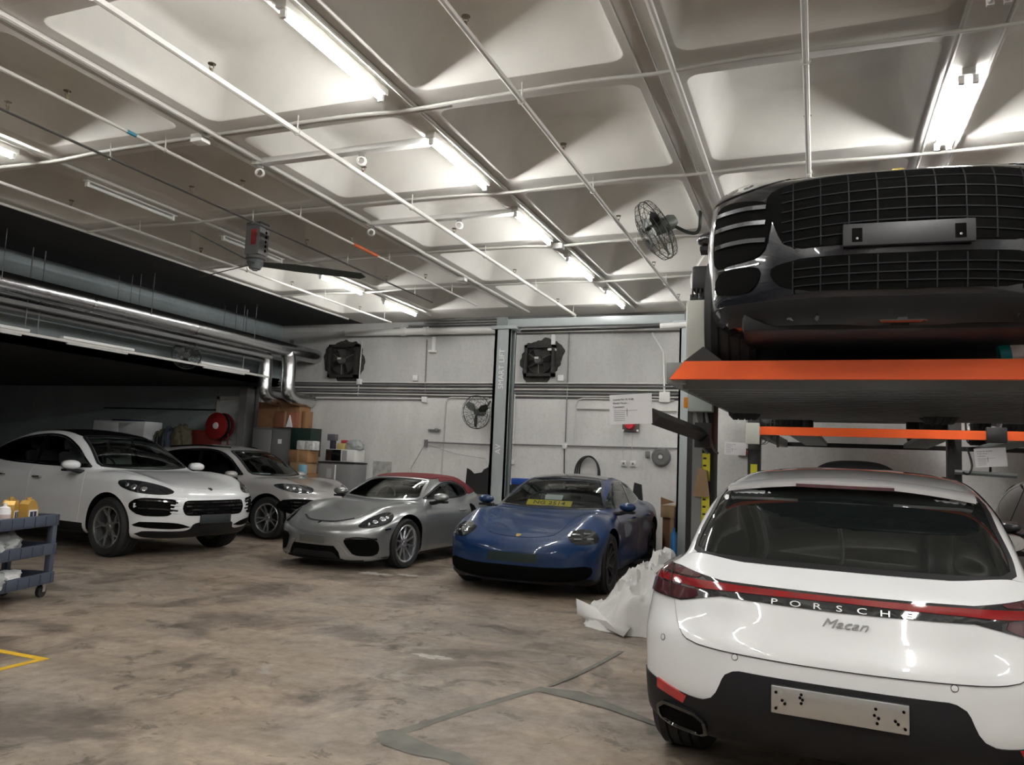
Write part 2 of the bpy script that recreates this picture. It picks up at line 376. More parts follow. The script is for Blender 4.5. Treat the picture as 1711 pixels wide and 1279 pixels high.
# conduits along the ribs (X direction)
def conduit(pts, r, label, m=None, clip=True):
    return pipe(pts, r, 'conduit', label, m, 'conduit', 'conduits under the ceiling ribs')
for k, (y, lb) in enumerate(((5.43, 'nearest'), (7.50, 'second'), (9.57, 'third'), (11.64, 'fourth'))):
    pts = [(-9.3, y-.01, ZC-.05), (-8.4, y, ZC-.03), (-7.6, y, ZC-.05), (-7.2, y, ZC-.05), (-6.4, y, ZC-.02), (-4.2, y, ZC-.02), (-3.6, y, ZC-.03), (-3.25, y, ZC-.05), (-2.8, y, ZC-.04), (-1.7, y, ZC-.02), (-1.1, y, ZC-.04), (-.4, y, ZC-.02), (1.0, y, ZC-.05), (3, y, ZC-.02), (5, y, ZC-.02)]
    conduit([tuple(v) for v in bez(pts, 3)], .016, 'white conduit crossing the ceiling along the %s cross rib' % lb)
    if k in (0, 2):
        conduit([(a, b+.06, c+.004) for a, b, c in [tuple(v) for v in bez(pts[:9], 3)]], .011, 'thin second conduit beside the %s cross rib conduit' % lb)
# conduits along the beams (Y direction)
for x, r, z, lb in ((-.98, .024, 4.41, 'thick conduit on the right edge of the beam beside the caged fan'), (-1.22, .008, 4.44, 'thin wire on the left edge of the beam beside the caged fan'), (-1.10, .008, 4.44, 'thin wire in the middle of the beam beside the caged fan'), (-5.20, .022, 4.42, 'conduit on the beam left of the long white sprinkler pipe'), (-5.32, .012, 4.43, 'thin conduit beside the conduit on the left beam'),
                   (-9.3, .02, 4.40, 'conduit on the last beam before the dark bay'), (-7.34, .018, 4.42, 'conduit along the left tube light row'), (-3.12, .02, 4.43, 'conduit along the main tube light row'), (.86, .016, 4.42, 'left conduit along the right tube light row'), (1.12, .016, 4.42, 'right conduit along the right tube light row')):
    pipe([(x, -6, z), (x, 13.9, z)], r, 'conduit', lb, None, 'conduit', 'conduits along the ceiling beams')
# junction boxes
for x, y, z, lb in ((-5.40, 5.44, 4.40, 'white junction box where conduits cross at the left ceiling beam'), (-3.2, 9.57, 4.38, 'white junction box on the third rib by the main tube row'), (-5.28, 11.0, 4.38, 'small junction box on the left beam towards the back')):
    b = MB().box((x-.07, y-.06, z-.03), (x+.07, y+.06, z+.05), bev=.01); tag(b.build('junction_box', M_FIX), lb, 'junction box')
# trunking bars with detectors
def trunk(x0, x1, y, lb):
    o = empty('cable_trunking', (x0, y, ZC), 0, lb, 'trunking', 'ceiling trunking bars'); MB().box((0, -.05, -.055), (x1-x0, .05, 0), bev=.006).build('trunk_body', M_FIX, o)
    MB().box((0, -.052, -.057), (.05, .052, .0)).build('trunk_end', M_PIPE, o)
trunk(-5.31, -3.34, 6.10, 'nearer white trunking bar crossing a coffer left of the main tubes'); trunk(-5.31, -3.24, 8.18, 'farther white trunking bar crossing a coffer left of the main tubes')
def detector(x, y, lb, z=ZC-.06):
    o = empty('heat_detector', (x, y, z), .5, lb, 'detector', 'detectors under the trunking bars')
    MB().tube([(0, 0, 0), (0, 0, -.05)], .008, 6).build('stem', M_PIPED, o)
    MB().lathe([(.03, -.015), (.048, -.012), (.052, .0), (.048, .015), (.03, .02)], 16, Matrix.Translation((0, 0, -.08)) @ Matrix.Rotation(PI/2, 4, 'X'), closed=True).build('ring', M_FIX, o)
    MB().box((-.03, -.02, -.03), (.03, .02, .0), bev=.005).build('bracket', M_PIPED, o)
detector(-4.05, 6.10, 'white ring detector under the nearer trunking bar'); detector(-4.0, 8.18, 'white ring detector under the farther trunking bar')
detector(-5.24, 6.10, 'small white detector at the left end of the nearer trunking bar'); detector(-5.22, 8.18, 'small white detector at the left end of the farther trunking bar')

# caged fan hanging from the beam
def caged_fan(loc, R_, aim, label, arm, cat='fan', mcol=None, wires=18, blades=3, name='caged_fan'):
    o = empty(name, loc, 0, label, cat); m = mcol or mat('fan_dark', (.045, .05, .045), .5, .4)
    q = Vector(aim).to_track_quat('Z', 'Y').to_matrix().to_4x4()
    for k, (rr, zz) in enumerate(((R_, 0), (R_*.97, .06), (R_*.72, .11), (R_*.4, .13), (R_*.97, -.06), (R_*.6, -.10))):
        MB().tube([q @ Vector((rr*math.cos(a), rr*math.sin(a), zz)) for a in np.linspace(0, 2*PI, 33)[:-1]], .004 if k else .007, 5, closed=True).build('cage_ring', m, o)
    wm = MB(); wm.tube([(R_*.12, 0, .135), (R_*.4, 0, .13), (R_*.72, 0, .11), (R_*.97, 0, .06), (R_, 0, 0), (R_*.97, 0, -.06), (R_*.6, 0, -.10), (R_*.2, 0, -.12)], .003, 4); me = wm.mesh('cage_wire', m)
    for k in range(wires):
        w_ = link('cage_wire', me, None, o); w_.matrix_local = q @ Matrix.Rotation(2*PI*k/wires, 4, 'Z')
    bl = MB(); pts = [(.05, -.03), (R_*.5, -.085), (R_*.88, -.05), (R_*.9, .05), (R_*.5, .07), (.05, .03)]
    bl.prism(pts, -.004, .004, 'z', Matrix.Rotation(.45, 4, 'X')); bm_ = bl.mesh('fan_blade', m)
    for k in range(blades):
        w_ = link('fan_blade', bm_, None, o); w_.matrix_local = q @ Matrix.Rotation(2*PI*k/blades+.4, 4, 'Z')
    MB().lathe([(0, .03), (.06, .025), (.07, -.02), (.085, -.10), (.09, -.20), (.06, -.26), (0, -.27)], 20, q).build('motor', mat('fan_motor', (.11, .125, .11), .45, .2), o)
    MB().tube([Vector(p) for p in bez(arm, 5)], .02, 8).build('arm', m, o)
    return o
caged_fan((-1.72, 8.62, 4.22), .36, (-.80, -.30, -.55), 'caged fan hanging from the ceiling beam near the raised black car', [(.16, .05, .08), (.36, .10, -.02), (.47, .10, .0), (.48, .12, .24)], wires=26)
cb = pipe([tuple(v) for v in bez([(-1.05, 8.55, 4.40), (-1.10, 8.5, 4.0), (-1.25, 8.3, 3.6), (-1.12, 7.6, 3.25), (-.95, 7.0, 3.02)], 6)], .014, 'power_cable', 'grey cable drooping from the beam to the lift motor', M_PIPE, 'cable')
# long-blade ceiling fan on a bracket
cf = empty('ceiling_fan', (-6.75, 7.9, ZC), 0, 'large ceiling fan with long dark blades on a perforated steel bracket', 'fan')
b = MB().box((-.11, -.09, -.42), (.11, .09, 0)); b.build('bracket', mat('galvanised', (.22, .22, .22), .4, .7), cf)
for k in range(6): MB().lathe([(0, .002), (.022, .002), (.022, -.002)], 4, Matrix.Translation((.113, .035, -.06-.06*k)) @ Matrix.Rotation(PI/2, 4, 'Y')).build('bracket_hole', M_VOID, cf)
MB().box((-.02, -.095, -.30), (.06, -.088, -.10)).build('red_sticker', mat('sticker_red', (.35, .03, .03), .5), cf)
MB().tube([(0, 0, -.42), (0, 0, -.62)], .035, 10).lathe([(0, -.42), (.12, -.43), (.13, -.47), (.05, -.50)], 20).build('down_rod', mat('galvanised', (1, 1, 1)), cf)
MB().lathe([(0, -.46), (.09, -.47), (.11, -.52), (.07, -.60), (0, -.62)], 20).build('hub', M_STEELG, cf)
bl = MB(); bl.prism([(.08, -.05), (.5, -.085), (1.35, -.07), (1.42, 0), (1.35, .05), (.5, .06), (.08, .04)], -.006, .006, 'z', Matrix.Rotation(-.42, 4, 'X')); bm_ = bl.mesh('fan_blade', mat('fan_dark', (0, 0, 0)))
for a in (.72, .72+2*PI/3, .72+4*PI/3):
    w_ = link('fan_blade', bm_, None, cf); w_.location = (0, 0, -.53); w_.rotation_euler = (0, 0, a)
# foil ducts in the dark bay
M_FOIL = mat('duct_foil', (.66, .67, .68), .24, 1., bump=.25, bscale=9)
def duct(x, z, lb, yend=13.75):
    o = empty('insulated_duct', (x, -6, z), 0, lb, 'duct', 'foil ducts in the dark bay'); r = .15
    pts = [(0, 0, 0), (0, yend+6-.28, 0), (0, yend+6-.1, -.06), (0, yend+6-.02, -.24), (0, yend+6, -.5), (0, yend+6, -.75), (0, yend+6.03, -.92), (0, yend+6.25, -1.02), (0, 20.6, -1.03)]
    MB().tube(bez(pts, 4), r, 20).build('duct_run', M_FOIL, o)
    for y in np.arange(1.5, 19, 2.2): MB().tube([(0, y, 0), (0, y+.05, 0)], r+.006, 20).build('joint_band', M_CHROME, o)
    for y in np.arange(8, 19, 2.6):
        for s in (-1, 1): MB().tube([(s*r, y, 0), (s*r, y, ZC-z)], .006, 5).build('hanger', M_PIPED, o)
duct(-10.62, 3.72, 'shiny foil-wrapped duct on the right, bending down at the back wall'); duct(-11.12, 3.72, 'foil-wrapped duct behind the first, bending down beside it', 13.6)
for z, x, lb in ((3.50, -10.75, 'upper dark pipe under the foil ducts'), (3.44, -10.95, 'lower dark pipe under the foil ducts')): pipe([(x, -5, z), (x, 13.3, z)], .04, 'dark_pipe', lb, M_PIPED, 'pipe')
# hanging unlit battens of the dark bay
o = empty('light_rail', (-10.87, 4, 3.094), 0, 'long hanging rail of unlit white battens in the dark bay', 'light')
MB().box((-.03, 0, -.02), (.03, 9.4, .02)).build('rail', M_PIPE, o)
for y0 in (.4, 2.6, 4.5, 7.4): MB().box((-.05, y0, .02), (.05, y0+1.35, .07), bev=.01).build('batten', M_FIX, o); MB().tube([(0, y0+.1, -.03), (0, y0+1.25, -.03)], .018, 10).build('tube', M_TUBEOFF, o)
for y0 in (3.9, 4.1, 8.6): MB().tube([(0, y0, .02), (0, y0, 1.3)], .008, 5).build('suspension_rod', M_PIPED, o)
caged_fan((-11.0, 11.2, 3.25), .26, (.5, -.6, -.3), 'dark wall fan hanging below the foil ducts in the dark bay', [(-.1, .1, 0), (-.25, .25, .1), (-.5, .3, .2)], wires=14)
# ------------------------------------------------------------------ back wall services
from mathutils import noise as mnoise
M_ORANGE = mat('lift_orange', (.92, .125, .02), .42, noise=.08, nscale=3); M_LIFTG = mat('lift_grey', (.20, .225, .225), .45, .2); M_LIFTL = mat('lift_light', (.42, .46, .47), .4, .2)
M_BLACKM = mat('black_metal', (.012, .012, .013), .45); M_CREAM = mat('cream_metal', (.55, .56, .51), .45); M_YEL = mat('sticker_yellow', (.72, .66, .03), .5)
M_CARD = mat('cardboard', (.30, .16, .075), .8, noise=.2, nscale=5); M_CARD2 = mat('cardboard_pale', (.36, .24, .14), .8, noise=.2, nscale=5); M_REDB = mat('switch_red', (.55, .012, .03), .4)
def wp(pts, r, label, m=None, name='wall_conduit', y=YW-.03, box=None):
    P = [(a, y, z) for a, z in pts]; o = empty(name, P[0], 0, label, 'conduit', 'conduits on the back wall'); p0 = Vector(P[0])
    MB().tube([Vector(q)-p0 for q in P], r, 8).build('pipe_run', m or M_PIPE, o)
    for q in P[1:-1]: pass
    for (bx, bz, s) in (box or []): MB().box((bx-s-p0.x, -.03, bz-s-p0.z), (bx+s-p0.x, .025, bz+s-p0.z), bev=.008).build('conduit_box', M_FIX, o)
for i, (z, x0, x1, r) in enumerate(((3.12, -11.6, 5, .016), (3.06, -11.8, 5, .014), (2.99, -11.8, 5, .018), (2.92, -11.8, 5, .014), (2.86, -11.2, 5, .016))):
    wp([(x0, z+.02), (x0+4, z), (x1, z-.01)], r, '%s of the five horizontal conduits on the grimy wall band' % ('topmost', 'second', 'third', 'fourth', 'lowest')[i], M_PIPED if i % 2 else M_PIPE, y=YW-.03-.01*(i % 2))
wp([(-12.0, 2.74), (-7.8, 2.76)], .014, 'dark conduit ending at a small white box above the microwave', M_PIPED, box=[(-7.78, 2.76, .06)])
for i in range(4): wp([(-8.6+.4*i, 4.30+.045*i), (5, 4.27+.045*i)], .018, 'dark horizontal pipe %d under the ceiling at the back wall' % (i+1) if False else ('lowest', 'second', 'third', 'highest')[i]+' dark pipe under the ceiling at the back wall', M_PIPED, y=YW-.10-.05*i)
wpipe = empty('drain_pipe', (-9.77, YW-.14, 4.22), 0, 'thick white drain pipe along the top of the back wall', 'pipe'); MB().tube([(0, 0, 0), (9, 0, -.03)], .075, 14).build('pipe_run', mat('pvc_white', (.72, .72, .70), .4), wpipe)
for x in (1.45, 2.0): MB().tube([(x-.05, 0, 0), (x+.05, 0, 0)], .095, 14).build('pipe_collar', MATS['pvc_white'], wpipe)
wp([(-4.61, 4.16), (-4.61, 1.95)], .014, 'vertical conduit on the wall left of the hose coil', M_PIPED); wp([(-4.63, 1.9), (-4.60, 1.0)], .012, 'black cable running down the wall beside the hose coil', M_BLACKM)
wp([(-7.80, 4.05), (-7.78, 2.80)], .013, 'vertical conduit on the upper wall left of the lift', M_PIPED); wp([(-8.0, 4.1), (-8.0, 3.2)], .012, 'thin vertical conduit on the upper grey wall') if False else None
wp([(-7.30, .9), (-7.28, 2.70), (-7.24, 2.78), (-7.15, 2.81), (-6.30, 2.80)], .014, 'white conduit bent over beside the round wall fan')
wp([(-4.42, 2.0), (-4.42, 2.70), (-4.38, 2.79), (-4.28, 2.82), (-2.5, 2.80)], .014, 'white conduit bent over beside the paper sign'); wp([(-4.40, 2.62), (-2.45, 2.60)], .014, 'horizontal conduit under the bent conduit by the sign')
wp([(-6.2, 1.87), (-2.40, 1.90)], .013, 'long low horizontal conduit behind the blue sedan', M_PIPED, box=[(-4.62, 1.87, .05)])
wp([(-2.95, 4.10), (-2.72, 3.72), (-2.69, 2.95)], .02, 'white angled conduit running down to a box on the right wall', M_FIX, box=[(-2.68, 2.86, .10)])
wp([(-9.42, 4.05), (-9.44, 2.84)], .012, 'thin vertical conduit beside the left exhaust fan'); wp([(-3.28, 2.15), (-3.28, 1.62)], .013, 'vertical conduit below the red wall switch'); wp([(-3.45, 2.15), (-3.45, 1.62)], .008, 'thin wire below the red wall switch')
wp([(-5.72, 2.9), (-5.72, 1.55)], .012, 'vertical conduit right beside the left lift post', box=[(-5.72, 1.52, .05)])
for x, lb in ((-3.43, 'left one of two outlet boxes under the red wall switch'), (-3.25, 'right one of two outlet boxes under the red wall switch')):
    o = empty('outlet_box', (x, YW, 1.58), 0, lb, 'outlet'); MB().box((-.055, -.05, -.055), (.055, 0, .055), bev=.01).build('box', M_FIX, o); MB().box((-.02, -.056, -.02), (.02, -.05, .02)).build('socket', M_PIPED, o)
for x, z, lb in ((-9.42, 3.14, 'small white box on the conduits below the left exhaust fan'), (-8.02, 3.22, 'small white box on the upper wall'), (-4.75, 3.22, 'small grey box below the right exhaust fan')):
    tag(MB().box((x-.06, YW-.07, z-.06), (x+.06, YW, z+.06), bev=.01).build('junction_box', M_FIX), lb, 'junction box')
for x, z, lb in ((-7.62, 3.95, 'white wall lamp bracket left of the lift'), (-4.93, 3.95, 'white wall bracket above the right exhaust fan'), (-11.3, 3.95, 'dark wall bracket by the dark bay')):
    o = empty('wall_bracket', (x, YW, z), 0, lb, 'bracket'); m_ = M_FIX if x > -11 else M_PIPED; MB().box((-.05, -.05, -.16), (.03, 0, .16), bev=.008).build('plate', m_, o); MB().box((-.10, -.10, -.18), (.06, 0, -.13), bev=.008).build('foot', m_, o)
# red isolator switch
o = empty('wall_switch', (-3.30, YW, 2.32), 0, 'red rotary isolator switch on the back wall under the paper sign', 'switch'); MB().box((-.17, -.08, -.13), (.15, 0, .13), bev=.015).build('box', mat('switch_brown', (.12, .10, .085), .5), o); MB().lathe([(0, .10), (.08, .10), (.10, .06), (.10, 0)], 8, Matrix.Translation((-.02, -.05, 0)) @ Matrix.Rotation(PI/2, 4, 'X')).build('knob', M_REDB, o)
for dx in (-.15, .13): MB().box((dx-.02, -.09, -.13), (dx+.02, -.08, -.09)).build('label_tab', M_PAPER, o)
# exhaust fans
M_SOOTF = mat('soot_metal', (.022, .02, .018), .7, bump=.4, bscale=40)
def exhaust(x, z, s, lb):
    o = empty('exhaust_fan', (x, YW, z), 0, lb, 'fan'); f_ = MB()
    for a, b, c, d_ in ((-s, -s, s, -s+.06), (-s, s-.06, s, s), (-s, -s, -s+.06, s), (s-.06, -s, s, s)): f_.box((a, -.12, b), (c, 0, d_))
    f_.build('frame', M_SOOTF, o); MB().box((-s, -.01, -s), (s, -.004, s)).build('back_plate', mat('soot_back', (.05, .047, .042), .8), o)
    rg = MB(); rg.lathe([(s*.86, 0), (s*.80, -.10), (s*.84, -.10), (s*.90, 0)], 32, Matrix.Rotation(PI/2, 4, 'X') @ Matrix.Diagonal((1, 1, -1, 1)), closed=True); rg.build('ring', M_SOOTF, o)
    bl = MB(); bl.prism([(.03, -.04), (s*.75, -.11), (s*.78, .08), (.03, .04)], -.004, .004, 'z', Matrix.Rotation(.5, 4, 'X')); me = bl.mesh('fan_blade', M_SOOTF)
    for k in range(4): b_ = link('fan_blade', me, None, o); b_.matrix_local = Matrix.Translation((0, -.05, 0)) @ Matrix.Rotation(PI/2, 4, 'X') @ Matrix.Rotation(k*PI/2+.3, 4, 'Z')
    for k in range(3): a = k*2*PI/3+.5; MB().tube([(0, -.15, 0), (s*.84*math.cos(a), -.10, s*.84*math.sin(a))], .012, 6).build('strut', mat('strut_grey', (.12, .115, .11), .5, .5), o)
    MB().lathe([(0, .07), (.07, .06), (.085, .0), (.085, -.05)], 18, Matrix.Translation((0, -.14, 0)) @ Matrix.Rotation(PI/2, 4, 'X')).build('motor', mat('motor_grey', (.09, .088, .085), .5, .3), o)
    MB().box((-.06, -.222, .02), (.02, -.20, .06)).build('motor_plate', M_PIPE, o)
    # soot deposit crust around the frame
    sc = MB(); rnd = random.Random(int(abs(x)*10)); 
    ph_ = [rnd.uniform(0, 6.28) for _ in range(5)]
    rad = lambda a: s+.13+.05*math.sin(2*a+ph_[0])+.035*math.sin(3*a+ph_[1])+.02*math.sin(7*a+ph_[2])+.012*math.sin(13*a+ph_[3])+.008*math.sin(23*a+ph_[4])
    pl = [(rad(a)*math.cos(a)*1.0, rad(a)*math.sin(a)*1.05) for a in np.linspace(0, 2*PI, 90)[:-1]]
    sc.prism(pl, -.0035, 0, 'y'); sc.build('soot_deposit', mat('soot_crust', (.05, .047, .043), .95, noise=.5, nscale=14), o)
exhaust(-5.20, 3.57, .32, 'square soot-blackened exhaust fan between the lift posts'); exhaust(-9.85, 3.60, .37, 'soot-blackened exhaust fan at left beside the dark bay')
caged_fan((-6.40, 14.33, 2.49), .34, (-.25, -1, -.1), 'round black wall fan beside the left lift post', [(.05, .05, .05), (.12, .2, .12), (.14, .35, .25)], wires=22, name='wall_fan')
# small round vent fan, hose coil
o = empty('vent_fan', (-2.72, YW, 1.73), 0, 'small round grey vent fan low on the right wall', 'fan')
MB().lathe([(.02, .10), (.11, .12), (.17, .10), (.18, 0), (.15, 0)], 24, Matrix.Rotation(PI/2, 4, 'X')).build('housing', mat('vent_grey', (.16, .16, .155), .5, .2), o)
for k in range(4): MB().tube([Vector(((.04+.033*k)*math.cos(a), -.115-.004*(k % 2), (.04+.033*k)*math.sin(a))) for a in np.linspace(0, 2*PI, 25)[:-1]], .005, 5, closed=True).build('guard_ring', M_PIPED, o)
MB().lathe([(0, .135), (.035, .13), (.04, .11)], 14, Matrix.Rotation(PI/2, 4, 'X')).build('cap', M_PIPE, o); MB().box((-.30, -.05, -.02), (-.22, 0, .10), bev=.01).build('switch', M_PIPED, o)
o = empty('hose_coil', (-4.14, YW-.05, 1.35), 0, 'black hose coiled on a hook behind the blue sedan', 'hose')
for k in range(3): MB().tube([Vector(((.25-.03*k)*math.cos(a)+.02*k, -.02*k, (.34-.02*k)*math.sin(a)+.02*k)) for a in np.linspace(0, 2*PI, 37)[:-1]], .016, 8, closed=True).build('hose_loop', M_BLACKM, o)
# wall bar with diagonal string
o = empty('wall_bar', (-7.69, YW, 1.86), 0, 'thin metal bar fixed to the wall above the red roof', 'bar'); MB().tube([(0, -.05, 0), (1.5, -.05, -.01)], .016, 8).build('bar', M_PIPED, o); MB().box((-.03, -.06, -.10), (.03, 0, .05)).build('end_bracket', M_PIPED, o); MB().tube([(0, -.05, -.03), (-.42, -.06, -.75)], .006, 6).build('stay', M_PIPED, o); MB().tube([(.05, -.05, -.06), (.7, -.06, -.22), (1.4, -.06, -.30)], .004, 5).build('wire', M_PIPED, o)
o = empty('wall_valve', (-7.45, YW, 2.12), 0, 'small rusty wall valve above the metal bar', 'valve'); MB().box((-.20, -.05, -.02), (.08, 0, .015)).build('pipe_stub', M_PIPED, o); MB().lathe([(0, .08), (.04, .07), (.04, .0)], 10, Matrix.Rotation(PI/2, 4, 'X')).build('valve_body', M_PIPED, o)
o = empty('wall_ledge', (-8.55, YW, 1.05), 0, 'low white ledge with dirty marks on the wall behind the convertible', 'ledge'); MB().box((-.45, -.14, -.03), (.75, 0, .0), bev=.006).build('board', M_FIX, o); MB().box((-.40, -.02, .0), (.05, 0, .36)).build('stained_board', mat('stained', (.42, .42, .40), .8, noise=.4, nscale=9), o)
tag(MB().lathe([(0, 0), (.045, 0), (.045, .16), (.02, .2), (.02, .24), (0, .24)], 16, Matrix.Translation((-8.02, YW-.07, 1.05))).build('spray_bottle', mat('bottle_pale', (.5, .52, .52), .4)), 'small pale bottle on the white wall ledge', 'bottle')

# ------------------------------------------------------------------ two-post lift
def two_post():
    o = empty('two_post_lift', (-3.36, 12.0, 0), 0, 'grey two-post car lift around the blue sedan with overhead crossbar', 'car lift')
    for sg, x in ((-1, -1.51), (1, 1.52)):
        xo = x+sg*.16; xi = x-sg*.12
        c = MB(); c.box((min(xo, xo-sg*.05), -.14, 0), (max(xo, xo-sg*.05), .14, 3.74)); c.build('column_back', M_LIFTG, o)
        for y in (-.14, .11): MB().box((min(xo, xi), y, 0), (max(xo, xi), y+.03, 3.74)).build('column_flange', M_LIFTL if y < 0 else M_LIFTG, o)
        MB().box((min(xi, xi+sg*.03), -.14, 0), (max(xi, xi+sg*.03), -.07, 3.74)).build('column_lip', M_LIFTG, o); MB().box((min(xi, xi+sg*.03), .07, 0), (max(xi, xi+sg*.03), .14, 3.74)).build('column_lip', M_LIFTG, o)
        MB().box((x-.26, -.26, 0), (x+.26, .26, .025)).build('base_plate', M_LIFTG, o)
        MB().box((min(xi-sg*.03, xo-sg*.06), -.10, .20), (max(xi-sg*.03, xo-sg*.06), .10, .95), bev=.01).build('carriage', M_BLACKM, o)
        MB().tube([(x, .0, .9), (x, 0, 3.6)], .02, 8).build('chain', M_BLACKM, o)
        MB().box((x-.22, -.17, 3.72), (x+.22, .17, 3.78), bev=.008).build('column_cap', M_LIFTL, o)
        for yy in (-1, 1):
            MB().tube([(xi-sg*.02, yy*.08, .16), (xi-sg*.55, yy*.75, .14)], .05, 4).build('swing_arm', M_BLACKM, o)
    MB().box((-1.66, -.09, 3.76), (1.66, .09, 3.90), bev=.008).build('crossbar', M_LIFTL, o)
    for s in (-1, 1): MB().box((s*1.56-.09, -.13, 3.70), (s*1.56+.09, -.09, 3.93)).build('crossbar_bracket', M_LIFTG, o)
    MB().tube([(-1.2, -.14, 3.68), (1.35, -.14, 3.70)], .022, 8).build('limit_rod', M_BLACKM, o); MB().tube([(1.1, -.14, 3.70), (1.5, -.14, 3.72)], .05, 10).build('rod_cover', M_FIX, o)
    for k, (ch_, zz) in enumerate((('SMART LIFT', 3.05), ('AV', 1.72))):
        t = text('lettering', ch_, .13, mat('letter_white', (.85, .86, .86), .4), o, (-1.52, -.143, zz), (PI/2, -PI/2, 0), .001)
    return o
two_post()
# ------------------------------------------------------------------ parking lift in front (orange platform)
def park_lift(loc, rz, W_, ln, z0, label, front=False, tilt=0., trap=True, runways=None, ext=0.):
    o = empty('parking_lift', loc, rz, label, 'car lift'); h = W_/2; h2 = h+ext
    Mt = Matrix.Translation((0, 0, z0)) @ Matrix.Rotation(tilt, 4, 'X')
    k = .08 if trap else .0
    MB().prism([(-h, 0), (h2, 0), (h2-k, .10), (-h+k, .10)], 0, .06, 'y', Mt).build('front_beam', M_ORANGE, o)
    MB().prism([(-h, 0), (h2, 0), (h2-k, .07), (-h+k, .07)], ln-.06, ln, 'y', Mt).build('rear_beam', M_BLACKM, o)
    for sx_ in (-h+.02, h2-.02): MB().box((sx_-.05, .06, -.02), (sx_+.05, ln-.06, .10), Mt, .006).build('side_beam', M_LIFTG, o)
    rib = MB(); rib.prism([(-.10, .06), (-.07, .06), (-.045, .012), (.045, .012), (.07, .06), (.10, .06), (.10, .068), (-.10, .068)], -h+.05, h2-.05, 'x', Mt.to_3x3().to_4x4()); me = rib.mesh('deck_rib', mat('deck_grey', (.10, .105, .105), .5, .4))
    n = int((ln-.2)/.2)
    for rx_ in (runways or []): MB().box((rx_-.17, .06, .02), (rx_+.17, ln-.06, .08), Mt, .006).build('runway', M_LIFTG, o)
    if runways: n = 0
    for i in range(n): link('deck_rib', me, None, o).location = Mt @ Vector((0, .2+i*.2, -.055))
    return o, Mt
PL, MT = park_lift((.26, 4.35, 0), 0, 2.06, 4.5, 2.02, 'parking lift with orange-edged platform carrying the black SUV', tilt=math.radians(1.4), ext=.62)
for sx in (-1.17, 1.79):
    MB().box((sx-.11, 1.90, 0), (sx+.11, 2.20, 3.02), bev=.01).build('column', M_BLACKM, PL, (0, .4, 0)); MB().box((sx-.2, 1.8, 0), (sx+.2, 2.3, .02)).build('base_plate', M_BLACKM, PL, (0, .4, 0))
    MB().box((sx-.06, 1.88, .2), (sx+.02, 1.905, 2.9)).build('column_channel', M_PIPED, PL, (0, .4, 0))
MB().box((-1.28, 1.72, 2.33), (-1.02, 1.88, 2.93), bev=.02).build('control_housing', M_CREAM, PL, (0, .4, 0))
MB().lathe([(0, .03), (.028, .028), (.03, 0)], 14, Matrix.Translation((-1.10, 1.71, 2.90)) @ Matrix.Rotation(PI/2, 4, 'X')).build('stop_button', M_REDB, PL, (0, .4, 0))
MB().box((-1.24, 1.72, 3.02), (-1.02, 1.98, 3.22), bev=.02).tube([(-1.13, 1.85, 2.9), (-1.13, 1.85, 3.05)], .07, 12).build('motor', M_BLACKM, PL, (0, .4, 0))
for k in range(6): MB().box((-1.235+.032*k, 1.715, 2.95), (-1.225+.032*k, 1.75, 3.03)).build('motor_fin', M_BLACKM, PL, (0, .4, 0))
MB().box((-1.26, 1.78, 2.00), (-1.06, 1.89, 2.20), bev=.01).build('switch_box', mat('box_green_grey', (.42, .48, .46), .4), PL, (0, .4, 0)); MB().box((-1.30, 1.80, 2.03), (-1.26, 1.86, 2.12), bev=.01).build('warning_lamp', mat('lamp_orange', (.75, .28, .02), .3), PL, (0, .4, 0))
for k, xx in enumerate((-1.20, -1.12)): MB().tube(bez([(xx, 1.84, 2.0), (xx+.03, 1.82, 1.85), (xx+.06, 1.80, 1.72), (xx+.1, 1.85, 1.66)], 4), .012, 6).build('cable', M_PIPED, PL, (0, .4, 0))
for z0, z1 in ((1.43, 1.66), (1.00, 1.32)):
    MB().box((-1.205, 1.886, z0), (-1.085, 1.897, z1)).build('warning_sticker', M_YEL, PL, (0, .4, 0))
    for k in range(3):
        for j in range(2): MB().box((-1.185+.045*j, 1.883, z1-.05-.06*k), (-1.16+.045*j, 1.888, z1-.035-.06*k)).build('sticker_print', M_INK, PL, (0, .4, 0))
MB().prism([(-1.215, 1.30), (-1.08, 1.30), (-1.11, 1.52), (-1.18, 1.54)], 1.86, 1.885, 'y').build('cardboard_pad', M_CARD2, PL, (0, .4, 0))
MB().prism([(-.84, 0), (-.73, .085), (-.62, 0)], .02, .30, 'y', Matrix.Translation((-.12, 0, 2.12))).build('wheel_stop', M_BLACKM, PL)
MB().box((.45, .02, 2.18), (1.0, .3, 2.20)).build('kick_plate', M_BLACKM, PL, (0, .4, 0)) if False else None
